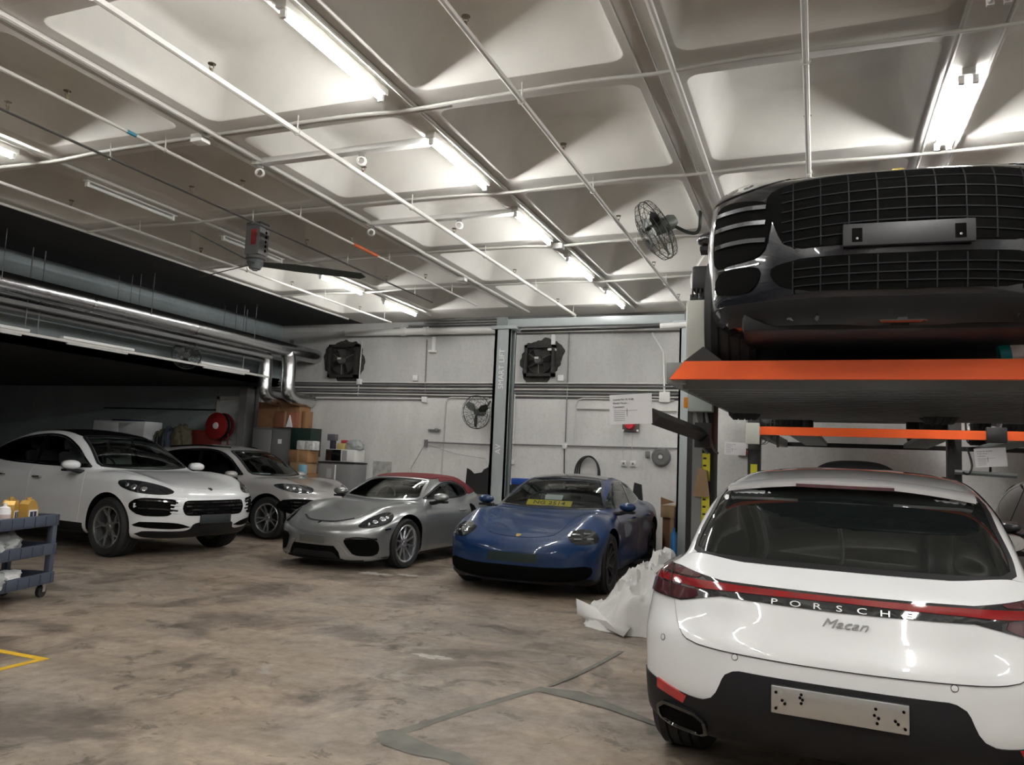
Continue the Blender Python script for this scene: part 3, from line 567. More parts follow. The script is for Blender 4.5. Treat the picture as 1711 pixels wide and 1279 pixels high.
# boom with hanging paper sign
ar = empty('support_arm', (-.86, 6.45, 1.80), 0, 'dark steel arm reaching from the lift column to the paper sign', 'arm'); MB().tube([(0, 0, 0), (-.20, -1.10, .075)], .058, 4).build('boom', mat('arm_brown', (.028, .018, .016), .5), ar); MB().box((-.06, -.06, -.10), (.06, .06, .10)).build('pivot', M_BLACKM, ar)
def sign(loc, wd, ht, rx, ry, label, lines=True):
    o = empty('paper_sign', loc, rx, label, 'sign'); o.rotation_euler = (0, ry, rx); MB().box((-wd/2, -.002, -ht/2), (wd/2, .002, ht/2)).build('paper', M_PAPER, o)
    k = ht/.21
    for i, s_ in enumerate(('License No. RJ 4128', 'Model: Macan ...', 'Comments:')):
        text('sign_text', s_, .018*k, M_INK, o, (-wd/2+.025*k, -.004, ht/2-(.035+.026*i)*k), (PI/2, 0, 0), .0004, 'LEFT')
    for i in range(6): MB().box((-wd/2+.03*k, -.0035, ht/2-(.115+.014*i)*k), (-wd/2+(.11 if i else .2)*k, -.002, ht/2-(.113+.014*i)*k)).build('ruled_line', M_INK, o)
    MB().box((-wd/2+.125*k, -.0035, ht/2-.155*k), (-wd/2+.128*k, -.002, ht/2-.10*k)).build('ruled_line', M_INK, o)
    return o
sign((-1.19, 5.25, 1.915), .297, .205, -.05, -.05, 'large white paper sign hanging from the dark arm')
# second parking lift
P2, M2 = park_lift((1.75, 9.85, 0), math.radians(-2.5), 4.9, 4.0, 1.98, 'second parking lift farther back with red-orange beam', trap=False, runways=(-1.93, -.47, .52, 1.98))
for sx in (-2.5, -.28):
    MB().box((sx-.08, .3, 0), (sx+.06, .55, 2.5), bev=.01).build('column', M_BLACKM, P2)
MB().box((-2.56, -.06, 1.86), (-2.40, .0, 2.12), bev=.01).build('corner_bracket', M_CREAM, P2); MB().box((-2.54, .28, 1.45), (-2.46, .295, 1.62)).build('warning_sticker', M_YEL, P2)
MB().box((-.02, -.02, 1.95), (.18, .07, 2.12), bev=.01).build('strap', M_BLACKM, P2); MB().tube(bez([(-.18, .2, 1.9), (-.14, .15, 1.7), (-.18, .12, 1.6), (-.22, .2, 1.62)], 4), .012, 6).build('strap_tail', M_BLACKM, P2)
MB().tube([(-.3, .25, 1.62), (.3, .25, 1.60)], .03, 6).build('brace', M_LIFTG, P2)
s2 = sign((-.955, 10.15, 1.805), .262, .16, 0, .03, 'small white paper sign beside the second lift column'); MB().tube([(.05, .01, .0), (.30, .02, .0)], .012, 6).build('sign_holder', M_BLACKM, s2)
s3 = sign((1.80, 10.02, 1.795), .31, .21, 0, -.08, 'small tilted white paper sign at right under the second lift'); MB().tube([(0, .01, 0), (0, .1, -.17)], .012, 6).build('sign_holder', M_BLACKM, s3)
MB().box((0, 0, 0), (0, 0, 0)) if False else None
o = empty('wall_switch', (-1.22, YW, 1.86), 0, 'small red wall switch behind the second lift column', 'switch'); MB().box((-.10, -.06, -.07), (.10, 0, .07), bev=.01).build('box', M_PIPED, o); MB().lathe([(0, .1), (.05, .1), (.06, .06)], 8, Matrix.Rotation(PI/2, 4, 'X')).build('knob', M_REDB, o)
caged_fan((-.72, 11.2, 2.20), .30, (-.9, -.5, 0), 'caged fan partly hidden behind the second lift corner', [(.1, .1, 0), (.2, .3, .0), (.2, .6, -.3)], wires=16, name='caged_fan', mcol=mat('fan_grey', (.2, .2, .2), .5, .3))
tag(MB().lathe([(0, 0), (.19, 0), (.2, .1), (.17, .3), (.1, .38), (0, .40)], 24, Matrix.Translation((.93, 10.6, 1.40))).build('oil_drum_cap', M_BLACKM), 'rounded black drum behind the white SUV roof', 'drum') if False else None
o = empty('plastic_bottle', (.98, 4.55, 2.125), 0, 'teal and white bottle on the orange platform at the right edge', 'bottle'); Mr = Matrix.Rotation(PI/2-.2, 4, 'Y')
MB().lathe([(0, 0), (.045, 0), (.048, .02), (.048, .16), (.03, .2), (.018, .22), (.018, .25), (0, .25)], 18, Matrix.Translation((-.12, 0, .05)) @ Mr).build('bottle_body', mat('bottle_teal', (.02, .35, .40), .3), o); MB().lathe([(.049, .05), (.0495, .12)], 18, Matrix.Translation((-.12, 0, .05)) @ Mr).build('bottle_label', M_PAPER, o); MB().lathe([(0, .26), (.021, .26), (.021, .23)], 14, Matrix.Translation((-.12, 0, .05)) @ Mr).build('bottle_cap', M_PAPER, o)

# ------------------------------------------------------------------ crumpled things
def crumple(name, loc, sz, amp, fr, m, seed, label, cat, sub=4, flat=True, rot=0, parent=None):
    bm = bmesh.new(); bmesh.ops.create_icosphere(bm, subdivisions=sub, radius=1)
    for v in bm.verts:
        p = v.co.copy(); q = p*fr+Vector((seed*7.3, seed*3.1, seed*1.7))
        n_ = 0; a = 1.
        for k in range(4): n_ += a*(1-2*abs(mnoise.noise(q))); q = q*2.03; a *= .5
        v.co = p*(1+amp*(n_-.6)); v.co.x *= sz[0]; v.co.y *= sz[1]; v.co.z *= sz[2]
        if flat: v.co.z = max(v.co.z, -sz[2]*.55)+sz[2]*.55
    me = bpy.data.meshes.new(name); bm.to_mesh(me); bm.free(); me.materials.append(m); autosmooth(me, 50)
    o = link(name, me, None, parent, loc, (0, 0, rot))
    if label: tag(o, label, cat)
    return o
M_CLOTH = mat('cloth_white', (.74, .74, .73), .8, bump=.15, bscale=20); M_BAG = mat('plastic_bag', (.42, .44, .44), .25, alpha=.85)
def cloth_heap():
    N = 60; V = []; F_ = []
    for i in range(N):
        for j in range(N):
            u = i/(N-1)*2-1; v = j/(N-1)*2-1
            # ellipse footprint, high at right/back
            x = -1.50+u*.58; y = 7.62+v*.50
            e = max(0, 1-(u*u*.9+v*v)); base = e**.55
            h = base*(.20+.42*max(0, min(1, (u+.75)/1.2)))
            q = Vector((u*2.2+1, v*2.2+4, 2)); n_ = 0; a = 1
            for k in range(4): n_ += a*(1-2*abs(mnoise.noise(q))); q = q*2.1; a *= .5
            h = max(0, h+base*.19*(n_-.45)); x += .06*mnoise.noise(Vector((u*3, v*3, 9))); y += .06*mnoise.noise(Vector((u*3, v*3, 19)))
            V.append((x, y, h+.004))
    for i in range(N-1):
        for j in range(N-1):
            a = [i*N+j, (i+1)*N+j, (i+1)*N+j+1, i*N+j+1]
            if max(V[k][2] for k in a) > .006: F_.append(a)
    me = bpy.data.meshes.new('dust_sheet'); me.from_pydata(V, [], F_); bm = bmesh.new(); bm.from_mesh(me); bmesh.ops.delete(bm, geom=[v for v in bm.verts if not v.link_faces], context='VERTS'); bm.to_mesh(me); bm.free(); me.materials.append(M_CLOTH); autosmooth(me, 55)
    o = empty('dust_sheet', (0, 0, 0), 0, 'crumpled white dust sheet heaped on the floor beside the white SUV', 'cloth'); o.location = (-1.50, 7.62, 0)
    s_ = link('sheet_heap', me, None, o); s_.location = (1.50, -7.62, 0)
    fm = MB(); fm.add([(-.72, -.02, .20), (-.68, -.10, .06), (-.10, -.62, .02), (-.05, -.55, .09), (-.45, -.2, .16), (-.3, -.45, .10)], [(0, 1, 5, 4), (1, 2, 5), (4, 5, 2, 3)]); f_ = fm.build('folded_edge', M_CLOTH, o); md = f_.modifiers.new('s', 'SOLIDIFY'); md.thickness = .012
cloth_heap()

# ------------------------------------------------------------------ utility cart
M_CART = mat('cart_blue_grey', (.055, .068, .10), .5, bump=.05, bscale=60)
cart = empty('utility_cart', (-7.02, 5.57, 0), math.radians(107.5), 'blue-grey plastic three-shelf utility cart at the left edge', 'cart')
# local x runs back (towards +x = far right end), y to the left
def tray(z, h):
    t_ = MB(); x0, x1, y0, y1 = -1.0, .12, -.02, .50
    t_.box((x0, y0, z), (x1, y1, z+.025), bev=.01)
    for a, b in (((x0, y0, z), (x1, y0+.03, z+h)), ((x0, y1-.03, z), (x1, y1, z+h)), ((x0, y0, z), (x0+.03, y1, z+h)), ((x1-.03, y0, z), (x1, y1, z+h))): t_.box(a, b, bev=.008)
    o_ = t_.build('shelf', M_CART, cart)
    rb = MB().box((-.007, -.006, 0), (.007, .0, h-.02)); me = rb.mesh('shelf_rib', M_CART)
    for k in range(7): link('shelf_rib', me, None, o_).location = (-.86+.155*k, y0, z+.01)
for z, h in ((.70, .11), (.42, .11), (.14, .11)): tray(z, h)
for x in (-.96, .08):
    for y in (.02, .46): MB().box((x-.035, y-.03, .14), (x+.035, y+.03, .72), bev=.012).build('upright', M_CART, cart)
for x in (-.92, .04):
    for y in (.05, .43):
        w_ = MB().lathe([(.012, -.02), (.058, -.018), (.062, 0), (.058, .018), (.012, .02)], 18, Matrix.Translation((x, y, .062)) @ Matrix.Rotation(PI/2, 4, 'X'), closed=True).build('caster_wheel', RUB, cart); MB().box((x-.02, y-.032, .06), (x+.02, y-.026, .15)).box((x-.02, y+.026, .06), (x+.02, y+.032, .15)).box((x-.03, y-.035, .135), (x+.03, y+.035, .15)).build('caster_fork', M_CHROME, w_)
CM = Matrix.Translation((-7.02, 5.57, 0)) @ Matrix.Rotation(math.radians(107.5), 4, 'Z')
M_OIL = mat('jug_gold', (.58, .36, .09), .3, .35)
def jug(lx, ly, rz, label, face=True):
    p = CM @ Vector((lx, ly, .725)); o = empty('oil_jug', p, math.radians(107.5)+rz, label, 'jug', 'gold oil jugs on the cart')
    MB().prism([(-.075, 0), (.075, 0), (.078, .02), (.078, .15), (.05, .20), (.02, .235), (-.045, .235), (-.075, .20)], -.045, .045, 'y').build('jug_body', M_OIL, o)
    MB().lathe([(.022, .23), (.022, .262), (0, .262)], 14, Matrix.Translation((-.012, 0, 0))).build('jug_cap', M_OIL, o); MB().tube([(.06, 0, .18), (.075, 0, .22), (.02, 0, .235)], .012, 6).build('jug_handle', M_OIL, o)
    l_ = MB().box((-.06, -.0475, .03), (.06, -.0445, .145)).build('jug_label', M_PAPER, o)
    MB().box((-.045, -.0495, .07), (.045, -.047, .13)).build('label_block', mat('label_black', (.02, .02, .05), .4), l_); text('label_text', '1', .07, M_PAPER, l_, (0, -.0505, .10), (PI/2, 0, 0), .0006); MB().box((-.055, -.0495, .04), (.055, -.047, .055)).build('label_line', M_INK, l_)
jug(-.24, .06, .0, 'gold oil jug with large black label, right of the two on the cart'); jug(-.40, .12, .35, 'gold oil jug standing left of the other gold jug')
jug(-.29, .20, .1, 'gold oil jug standing behind the other two on the cart')
p = CM @ Vector((-.55, .07, .725)); o = empty('white_bottle', p, 0, 'white plastic bottle with spout on the top shelf of the cart', 'bottle'); MB().lathe([(0, 0), (.05, 0), (.052, .02), (.052, .15), (.045, .17), (.045, .18), (.015, .195), (.01, .225), (0, .225)], 20).build('bottle_body', M_PAPER, o); MB().lathe([(.0525, .04), (.0525, .12)], 20).build('bottle_label', mat('label_pink', (.55, .45, .46), .5), o)
p = CM @ Vector((-.12, .25, .735)); tag(MB().box((-.11, -.06, 0), (.11, .06, .012), bev=.004).build('tool_tray', M_PIPED, None, p, (0, 0, 1.9)), 'flat dark tray on the cart top behind the jugs', 'tray')
for i, (lx, ly, z, s_, lb) in enumerate(((-.72, .18, .45, (.20, .18, .13), 'clear plastic bag at left on the middle cart shelf'), (-.32, .26, .45, (.17, .15, .13), 'crumpled clear bag at right on the middle cart shelf'), (-.52, .10, .45, (.12, .09, .05), 'small flat bag between two bags on the middle cart shelf'), (-.70, .22, .17, (.24, .18, .14), 'grey plastic bag on the bottom cart shelf'))):
    p = CM @ Vector((lx, ly, z)); crumple('plastic_bag', p, s_, .30, 1.3, M_BAG, i+1, lb, 'bag', 4, True, 1.2*i)
p = CM @ Vector((-.36, .18, .17)); crumple('rag', p, (.22, .14, .08), .35, 1.2, M_CLOTH, 9, 'white rag on the bottom shelf of the cart', 'rag', 4, True, 1.9)

# ------------------------------------------------------------------ things along the back wall
def cardboard(x0, x1, y0, y1, z0, z1, label, m=None, tape=True, group=None):
    o = empty('cardboard_box', ((x0+x1)/2, (y0+y1)/2, z0), 0, label, 'box', group); a, b, h = (x1-x0)/2, (y1-y0)/2, z1-z0
    MB().box((-a, -b, 0), (a, b, h), bev=.006).build('carton', m or M_CARD, o)
    if tape: MB().box((-.03, -b-.002, 0), (.03, b+.002, h+.002)).build('tape', mat('tape_brown', (.36, .23, .12), .4), o)
    MB().box((-a-.002, -b-.0015, h-.012), (a+.002, b+.0015, h-.008)).build('flap_seam', mat('carton_seam', (.14, .07, .03), .8), o)
    return o
cab = empty('steel_cabinet', (-11.2, 14.42, 0), 0, 'grey steel cabinet in the back corner with brown boxes on top', 'cabinet')
MB().box((-.62, -.24, 0), (.46, .24, 2.05), bev=.01).build('body', mat('cabinet_grey', (.15, .15, .15), .5), cab)
for s in (-1, 1):
    d_ = MB().box((-.08+s*.27-.255, -.255, .06), (-.08+s*.27+.255, -.24, 2.0), bev=.006).build('door', mat('cabinet_door', (.17, .17, .168), .5), cab); MB().box((-.08+s*.04-.015, -.275, 1.05), (-.08+s*.04+.015, -.255, 1.17)).build('handle', M_CHROME, d_)
MB().box((.1, -.26, 1.70), (.2, -.254, 1.80)).build('lock_plate', M_PAPER, cab)
tag(MB().box((-10.72, 14.1, 1.45), (-10.20, 14.5, 2.06), bev=.01).box((-10.72, 14.1, 0), (-10.40, 14.5, 1.45), bev=.01).build('green_cabinet', mat('cabinet_green', (.012, .028, .022), .5)), 'dark green cabinet stepped against the grey steel cabinet', 'cabinet')
cardboard(-11.75, -10.62, 14.22, 14.62, 2.05, 2.62, 'largest brown box on top of the steel cabinet'); cardboard(-11.2, -10.62, 14.12, 14.22, 2.06, 2.42, 'reddish box in front of the largest box on the cabinet', mat('carton_red', (.24, .09, .05), .8))
cardboard(-10.6, -10.5, 14.3, 14.55, 2.06, 2.44, 'narrow box at the end of the cabinet top', tape=False)
tag(MB().prism([(-10.86, 2.07), (-10.70, 2.07), (-10.78, 2.34)], 14.09, 14.115, 'y').build('paper_cone', M_PAPER, smooth=0), 'white folded paper leaning on the reddish box', 'paper')
for i, (x0, x1, z0, z1, lb) in enumerate(((-10.5, -10.02, 1.32, 1.58, 'top carton of the stack beside the microwave'), (-10.46, -10.05, 1.10, 1.32, 'second carton of the stack beside the microwave'), (-10.5, -10.0, .80, 1.10, 'third carton of the stack beside the microwave'), (-10.45, -10.0, .0, .80, 'tall bottom carton of the stack beside the microwave'))): cardboard(x0+.10, x1+.10, 13.66, 14.04, z0, z1, lb, M_CARD2 if i % 2 else M_CARD)
crumple('plastic_bag', (-10.5, 13.5, .0), (.12, .12, .14), .3, 1.3, M_BAG, 15, 'pale plastic bag beside the carton stack', 'bag'); tag(MB().box((-9.98, 13.45, 1.05), (-9.85, 13.58, 1.28), bev=.01).build('blue_packet', mat('packet_blue', (.18, .38, .50), .5)), 'light blue packet by the carton stack', 'packet')
MB_ = MB().box((-9.98, 13.40, .0), (-9.83, 13.60, 1.05), bev=.01); tag(MB_.build('parts_stand', M_PIPED), 'narrow grey stand under the light blue packet', 'stand')
for i, (x, z, lb) in enumerate(((-10.25, 1.58, 'left white pack on the carton stack'), (-10.05, 1.58, 'right white pack on the carton stack'))): tag(MB().box((x-.02, 13.72, z), (x+.20, 13.97, z+.2), bev=.02).build('tissue_pack', mat('pack_white', (.62, .63, .62), .6, noise=.3, nscale=14)), lb, 'pack')
fr = empty('filing_cabinet', (-9.5, 14.35, 0), 0, 'low grey two-door cabinet under the microwave', 'cabinet'); MB().box((-.46, -.25, 0), (.44, .25, 1.33), bev=.01).build('body', mat('cabinet_mid', (.20, .20, .205), .5), fr); MB().box((-.47, -.26, 1.33), (.45, .26, 1.36)).build('top', M_BLACKM, fr)
for s in (-1, 1): d_ = MB().box((s*.22-.215, -.265, .05), (s*.22+.205, -.25, 1.30), bev=.006).build('door', mat('cabinet_mid2', (.23, .23, .235), .5), fr)
MB().box((-.02, -.275, .05), (.01, -.25, 1.30)).build('door_strip', M_FIX, fr); MB().box((-.22, -.268, 1.02), (-.10, -.265, 1.22)).build('door_sticker', mat('sticker_pale', (.4, .4, .42), .6), fr)
mw = empty('microwave', (-9.42, 14.3, 1.36), 0, 'microwave with dark door on the low grey cabinet', 'microwave'); MB().box((-.36, -.2, .01), (.36, .2, .27), bev=.01).build('case', M_FIX, mw); MB().box((-.355, -.21, .02), (.02, -.20, .26)).build('door', M_GLOSSB, mw); MB().box((.05, -.205, .03), (.17, -.2, .25)).build('keypad', mat('keypad', (.35, .35, .36), .5), mw)
for i, (x, y, z, s_, m_, lb) in enumerate(((-9.68, 14.2, 1.63, (.05, .05, .18), M_INK, 'lower black carton on the microwave'), (-9.70, 14.2, 1.81, (.10, .06, .14), mat('tin_grey', (.12, .12, .14), .5), 'upper grey printed carton on the microwave'), (-9.45, 14.2, 1.63, (.09, .07, .13), mat('tin_yellow', (.55, .42, .15), .5), 'yellow tin on the microwave'), (-9.42, 14.28, 1.76, (.08, .06, .07), mat('tin_red', (.45, .05, .06), .5), 'red lid pack above the yellow tin'))):
    tag(MB().box((x-s_[0], y-s_[1], z), (x+s_[0], y+s_[1], z+s_[2]), bev=.01).build('food_carton', m_), lb, 'carton')
crumple('plastic_bag', (-9.17, 14.25, 1.63), (.19, .12, .13), .25, 1.2, M_BAG, 22, 'grey plastic bag on the right of the microwave top', 'bag')
# hose reel
hr = empty('hose_reel', (-12.92, 14.35, 0), 0, 'red fire hose reel drum beside the white door', 'hose reel')
MB().lathe([(0, .13), (.29, .13), (.31, .12), (.31, .10), (.2, .10), (.2, -.10), (.31, -.10), (.31, -.12), (.29, -.13), (0, -.13)], 32, Matrix.Translation((0, 0, 2.06)) @ Matrix.Rotation(PI/2, 4, 'X')).build('drum', mat('reel_red', (.26, .012, .014), .45), hr)
MB().lathe([(0, .16), (.07, .15), (.08, .13)], 18, Matrix.Translation((0, 0, 2.06)) @ Matrix.Rotation(PI/2, 4, 'X')).build('hub', M_PAPER, hr)
for k in range(3): MB().tube([Vector(((.21+.03*k)*math.cos(a), -.05+.05*k, 2.06+(.21+.03*k)*math.sin(a))) for a in np.linspace(0, 2*PI, 29)[:-1]], .025, 6, closed=True).build('hose_turn', M_BLACKM, hr)
MB().box((-.75, -.08, 1.2), (-.12, .25, 1.95), bev=.02).build('reel_box', mat('reel_red2', (.16, .02, .015), .6), hr)
for x in (-.2, .22): MB().tube([(x, .05, 0), (x, .05, 1.95)], .02, 6).build('leg', mat('reel_red2', (0, 0, 0)), hr)
# white locker at far left with clutter
lk = empty('white_locker', (-15.05, 13.7, 0), 0, 'white metal locker in the dark behind the white coupe SUV', 'locker'); MB().box((-.80, -.25, 0), (.80, .25, 2.08), bev=.01).build('body', mat('locker_white', (.66, .68, .70), .5), lk)
for s in (-1, 1): d_ = MB().box((s*.40-.39, -.262, .05), (s*.40+.39, -.25, 2.04), bev=.006).build('door', mat('locker_white', (0, 0, 0)), lk)
tag(MB().box((-15.35, 13.5, 2.08), (-14.75, 13.9, 2.12), bev=.01).build('flat_case', mat('case_blue', (.02, .02, .06), .5)), 'flat dark blue case on the white locker', 'case')
tag(MB().box((-15.75, 13.7, 2.3), (-15.35, 14.0, 2.62), bev=.03).build('wall_panel_box', mat('panel_brown', (.08, .07, .06), .6)), 'small brown control box above the white locker', 'box') if False else None
for i, (x, h, c_, lb) in enumerate(((-13.95, 1.84, (.12, .12, .06), 'olive bag on the dark shelf behind the grey SUV'), (-13.65, 1.90, (.05, .07, .10), 'dark blue bundle on the dark shelf behind the grey SUV'), (-13.35, 1.95, (.09, .08, .05), 'brown bundle beside the red hose reel'))): crumple('cloth_bundle', (x-.25, 13.9, 1.5), (.22, .18, (h-1.5)*.75), .25, 1.2, mat('bundle%d' % i, c_, .8), 30+i, lb, 'bundle')
sh = empty('storage_shelf', (-13.55, 13.9, 0), 0, 'dark storage shelf behind the grey SUV', 'shelf'); MB().box((-.65, -.25, 1.46), (.35, .25, 1.50)).build('board', M_PIPED, sh)
for x in (-.6, .3):
    for y in (-.2, .2): MB().tube([(x, y, 0), (x, y, 1.46)], .02, 6).build('leg', M_PIPED, sh)
for i, (x, lb) in enumerate(((-13.75, 'dark bottle with white label on the shelf'), (-13.92, 'small black bottle on the shelf'))): tag(MB().lathe([(0, 0), (.06, 0), (.06, .2), (.025, .28), (.025, .34), (0, .34)], 16, Matrix.Translation((x-.2, 13.70, 1.5))).build('bottle', M_PLASTIC), lb, 'bottle')
tag(MB().box((-17.0, YW-.02, 2.44), (-12.6, YW+.015, 2.47)).build('wall_cable', M_BLACKM), 'dark cable line along the dim left wall', 'cable')
# black trim panels leaning at the left lift post
pb = empty('trim_sheet', (-5.95, 13.55, 0), 0, 'tall black curved trim panel leaning behind the left lift post', 'panel'); MB().prism([(.13, 0), (.45, 0), (.45, 2.2), (.34, 2.15), (.20, 1.75), (.14, 1.2)], -.02, .02, 'y', Matrix.Rotation(-.06, 4, 'X')).build('sheet', M_BLACKM, pb, smooth=0)
pb = empty('trim_sheet', (-6.15, 13.45, 0), 0, 'notched black trim panel standing left of the lift post', 'panel'); MB().prism([(0, 0), (.50, 0), (.50, 1.30), (.40, 1.40), (.32, 1.36), (.28, 1.30), (.12, 1.27), (.05, 1.33), (-.03, 1.37), (-.04, 1.10), (.02, .8)], -.02, .02, 'y', Matrix.Rotation(-.06, 4, 'X')).build('sheet', M_BLACKM, pb, smooth=0)
# clutter by the sedan
tag(MB().box((-4.98, 12.7, .0), (-4.62, 13.0, 1.13), bev=.02).build('tool_cabinet', M_BLACKM), 'black tool cabinet behind the left mirror of the blue sedan', 'cabinet'); tag(MB().box((-4.96, 12.7, 1.13), (-4.66, 12.95, 1.24), bev=.015).build('blue_box', mat('box_blue', (.01, .06, .30), .45)), 'small blue box on the black tool cabinet', 'box')
tag(MB().prism([(-3.06, .6), (-2.80, .6), (-2.86, 1.22), (-2.99, 1.25)], 13.62, 13.66, 'y').build('black_board', M_BLACKM, smooth=0), 'small black board behind the rear of the blue sedan', 'board'); tag(MB().box((-3.1, 13.5, 0), (-2.78, 13.8, .6), bev=.01).build('dark_crate', M_PLASTIC), 'dark crate holding the small black board', 'crate')
cardboard(-2.30, -2.00, 12.65, 13.0, .0, .74, 'tall brown carton beside the right lift post', mat('carton_dark', (.16, .075, .04), .8)); cardboard(-2.33, -1.98, 12.62, 13.02, .74, .93, 'open pale carton on the tall brown carton', M_CARD2)
tag(MB().prism([(-2.33, .93), (-2.11, .99), (-2.33, 1.06)], 12.62, 12.64, 'y').build('carton_flap', M_CARD, smooth=0), 'torn cardboard flap on top of the open carton', 'cardboard')
tag(MB().lathe([(0, 0), (.045, 0), (.048, .02), (.048, .58), (.02, .62), (.02, .66), (0, .66)], 16, Matrix.Translation((-1.93, 11.55, 0))).build('blue_tube', mat('tube_blue', (.02, .16, .42), .4)), 'bright blue upright tube beside the right lift post', 'tube')
# floor repairs
strip([(-1.72, 5.20), (-1.80, 5.0), (-1.90, 4.75), (-1.98, 4.5), (-2.06, 4.25), (-2.14, 4.02), (-2.20, 3.88)], .035, 'repair_strip', 'long dark mortar strip across the floor towards the viewer')
strip([(-2.24, 3.95), (-2.10, 3.86), (-1.92, 3.80), (-1.74, 3.78), (-1.62, 3.72)], [.06, .09, .08, .07, .06], 'repair_strip', 'dark mortar patch at the near end of the floor strip')
strip([(-1.62, 3.76), (-1.66, 3.64), (-1.72, 3.52), (-1.80, 3.3), (-1.86, 3.1)], .055, 'repair_strip', 'mortar strip running out of the picture at the bottom')
strip([(-1.72, 5.15), (-1.50, 5.12), (-1.2, 5.0), (-.9, 4.82), (-.55, 4.7)], [.05, .10, .06, .03, .02], 'repair_strip', 'dark seam running right from the floor strip to the white SUV')
strip([(-1.70, 5.25), (-1.62, 5.6), (-1.56, 6.0), (-1.5, 6.5)], .02, 'repair_strip', 'thin seam running away from the floor strip to the back')

rnd = random.Random(5)
for cx_, cy_, r_, lb in ((-5.35, 8.95, .20, 'pale paint splash on the floor in front of the silver convertible'), (-4.95, 9.1, .14, 'small pale paint splash right of the larger one'), (-2.75, 5.55, .12, 'pale scuffed spot in the middle of the floor')):
    pl = []
    for a in np.linspace(0, 2*PI, 30)[:-1]:
        k = r_*(.45+.55*rnd.random()); pl.append((cx_+k*math.cos(a)*1.6, cy_+k*math.sin(a)*.6))
    tag(MB().prism(pl, .0, .002, 'z').build('paint_splash', mat('splash_pale', (.52, .50, .46), .7, noise=.3, nscale=12), smooth=0), lb, 'floor stain')
# ------------------------------------------------------------------ car library
def pchip(xs, ys):
    xs = np.array(xs, float); ys = np.array(ys, float); h = np.diff(xs); dl = np.diff(ys)/h; d = np.zeros_like(ys)
    for i in range(1, len(xs)-1):
        if dl[i-1]*dl[i] > 0:
            w1 = 2*h[i]+h[i-1]; w2 = h[i]+2*h[i-1]; d[i] = (w1+w2)/(w1/dl[i-1]+w2/dl[i])
    d[0] = dl[0]; d[-1] = dl[-1]
    def f(x):
        x = np.clip(x, xs[0], xs[-1]); i = np.clip(np.searchsorted(xs, x)-1, 0, len(xs)-2)
        t = (x-xs[i])/h[i]; t2 = t*t; t3 = t2*t
        return (2*t3-3*t2+1)*ys[i]+(t3-2*t2+t)*h[i]*d[i]+(-2*t3+3*t2)*ys[i+1]+(t3-t2)*h[i]*d[i+1]
    return f
def curve(pts): pts = sorted(pts); return pchip([p[0] for p in pts], [p[1] for p in pts])
def smax(a, b, k): h = np.maximum(k-np.abs(a-b), 0)/k; return np.maximum(a, b)+h*h*k*.25
def smin(a, b, k): return -smax(-a, -b, k)

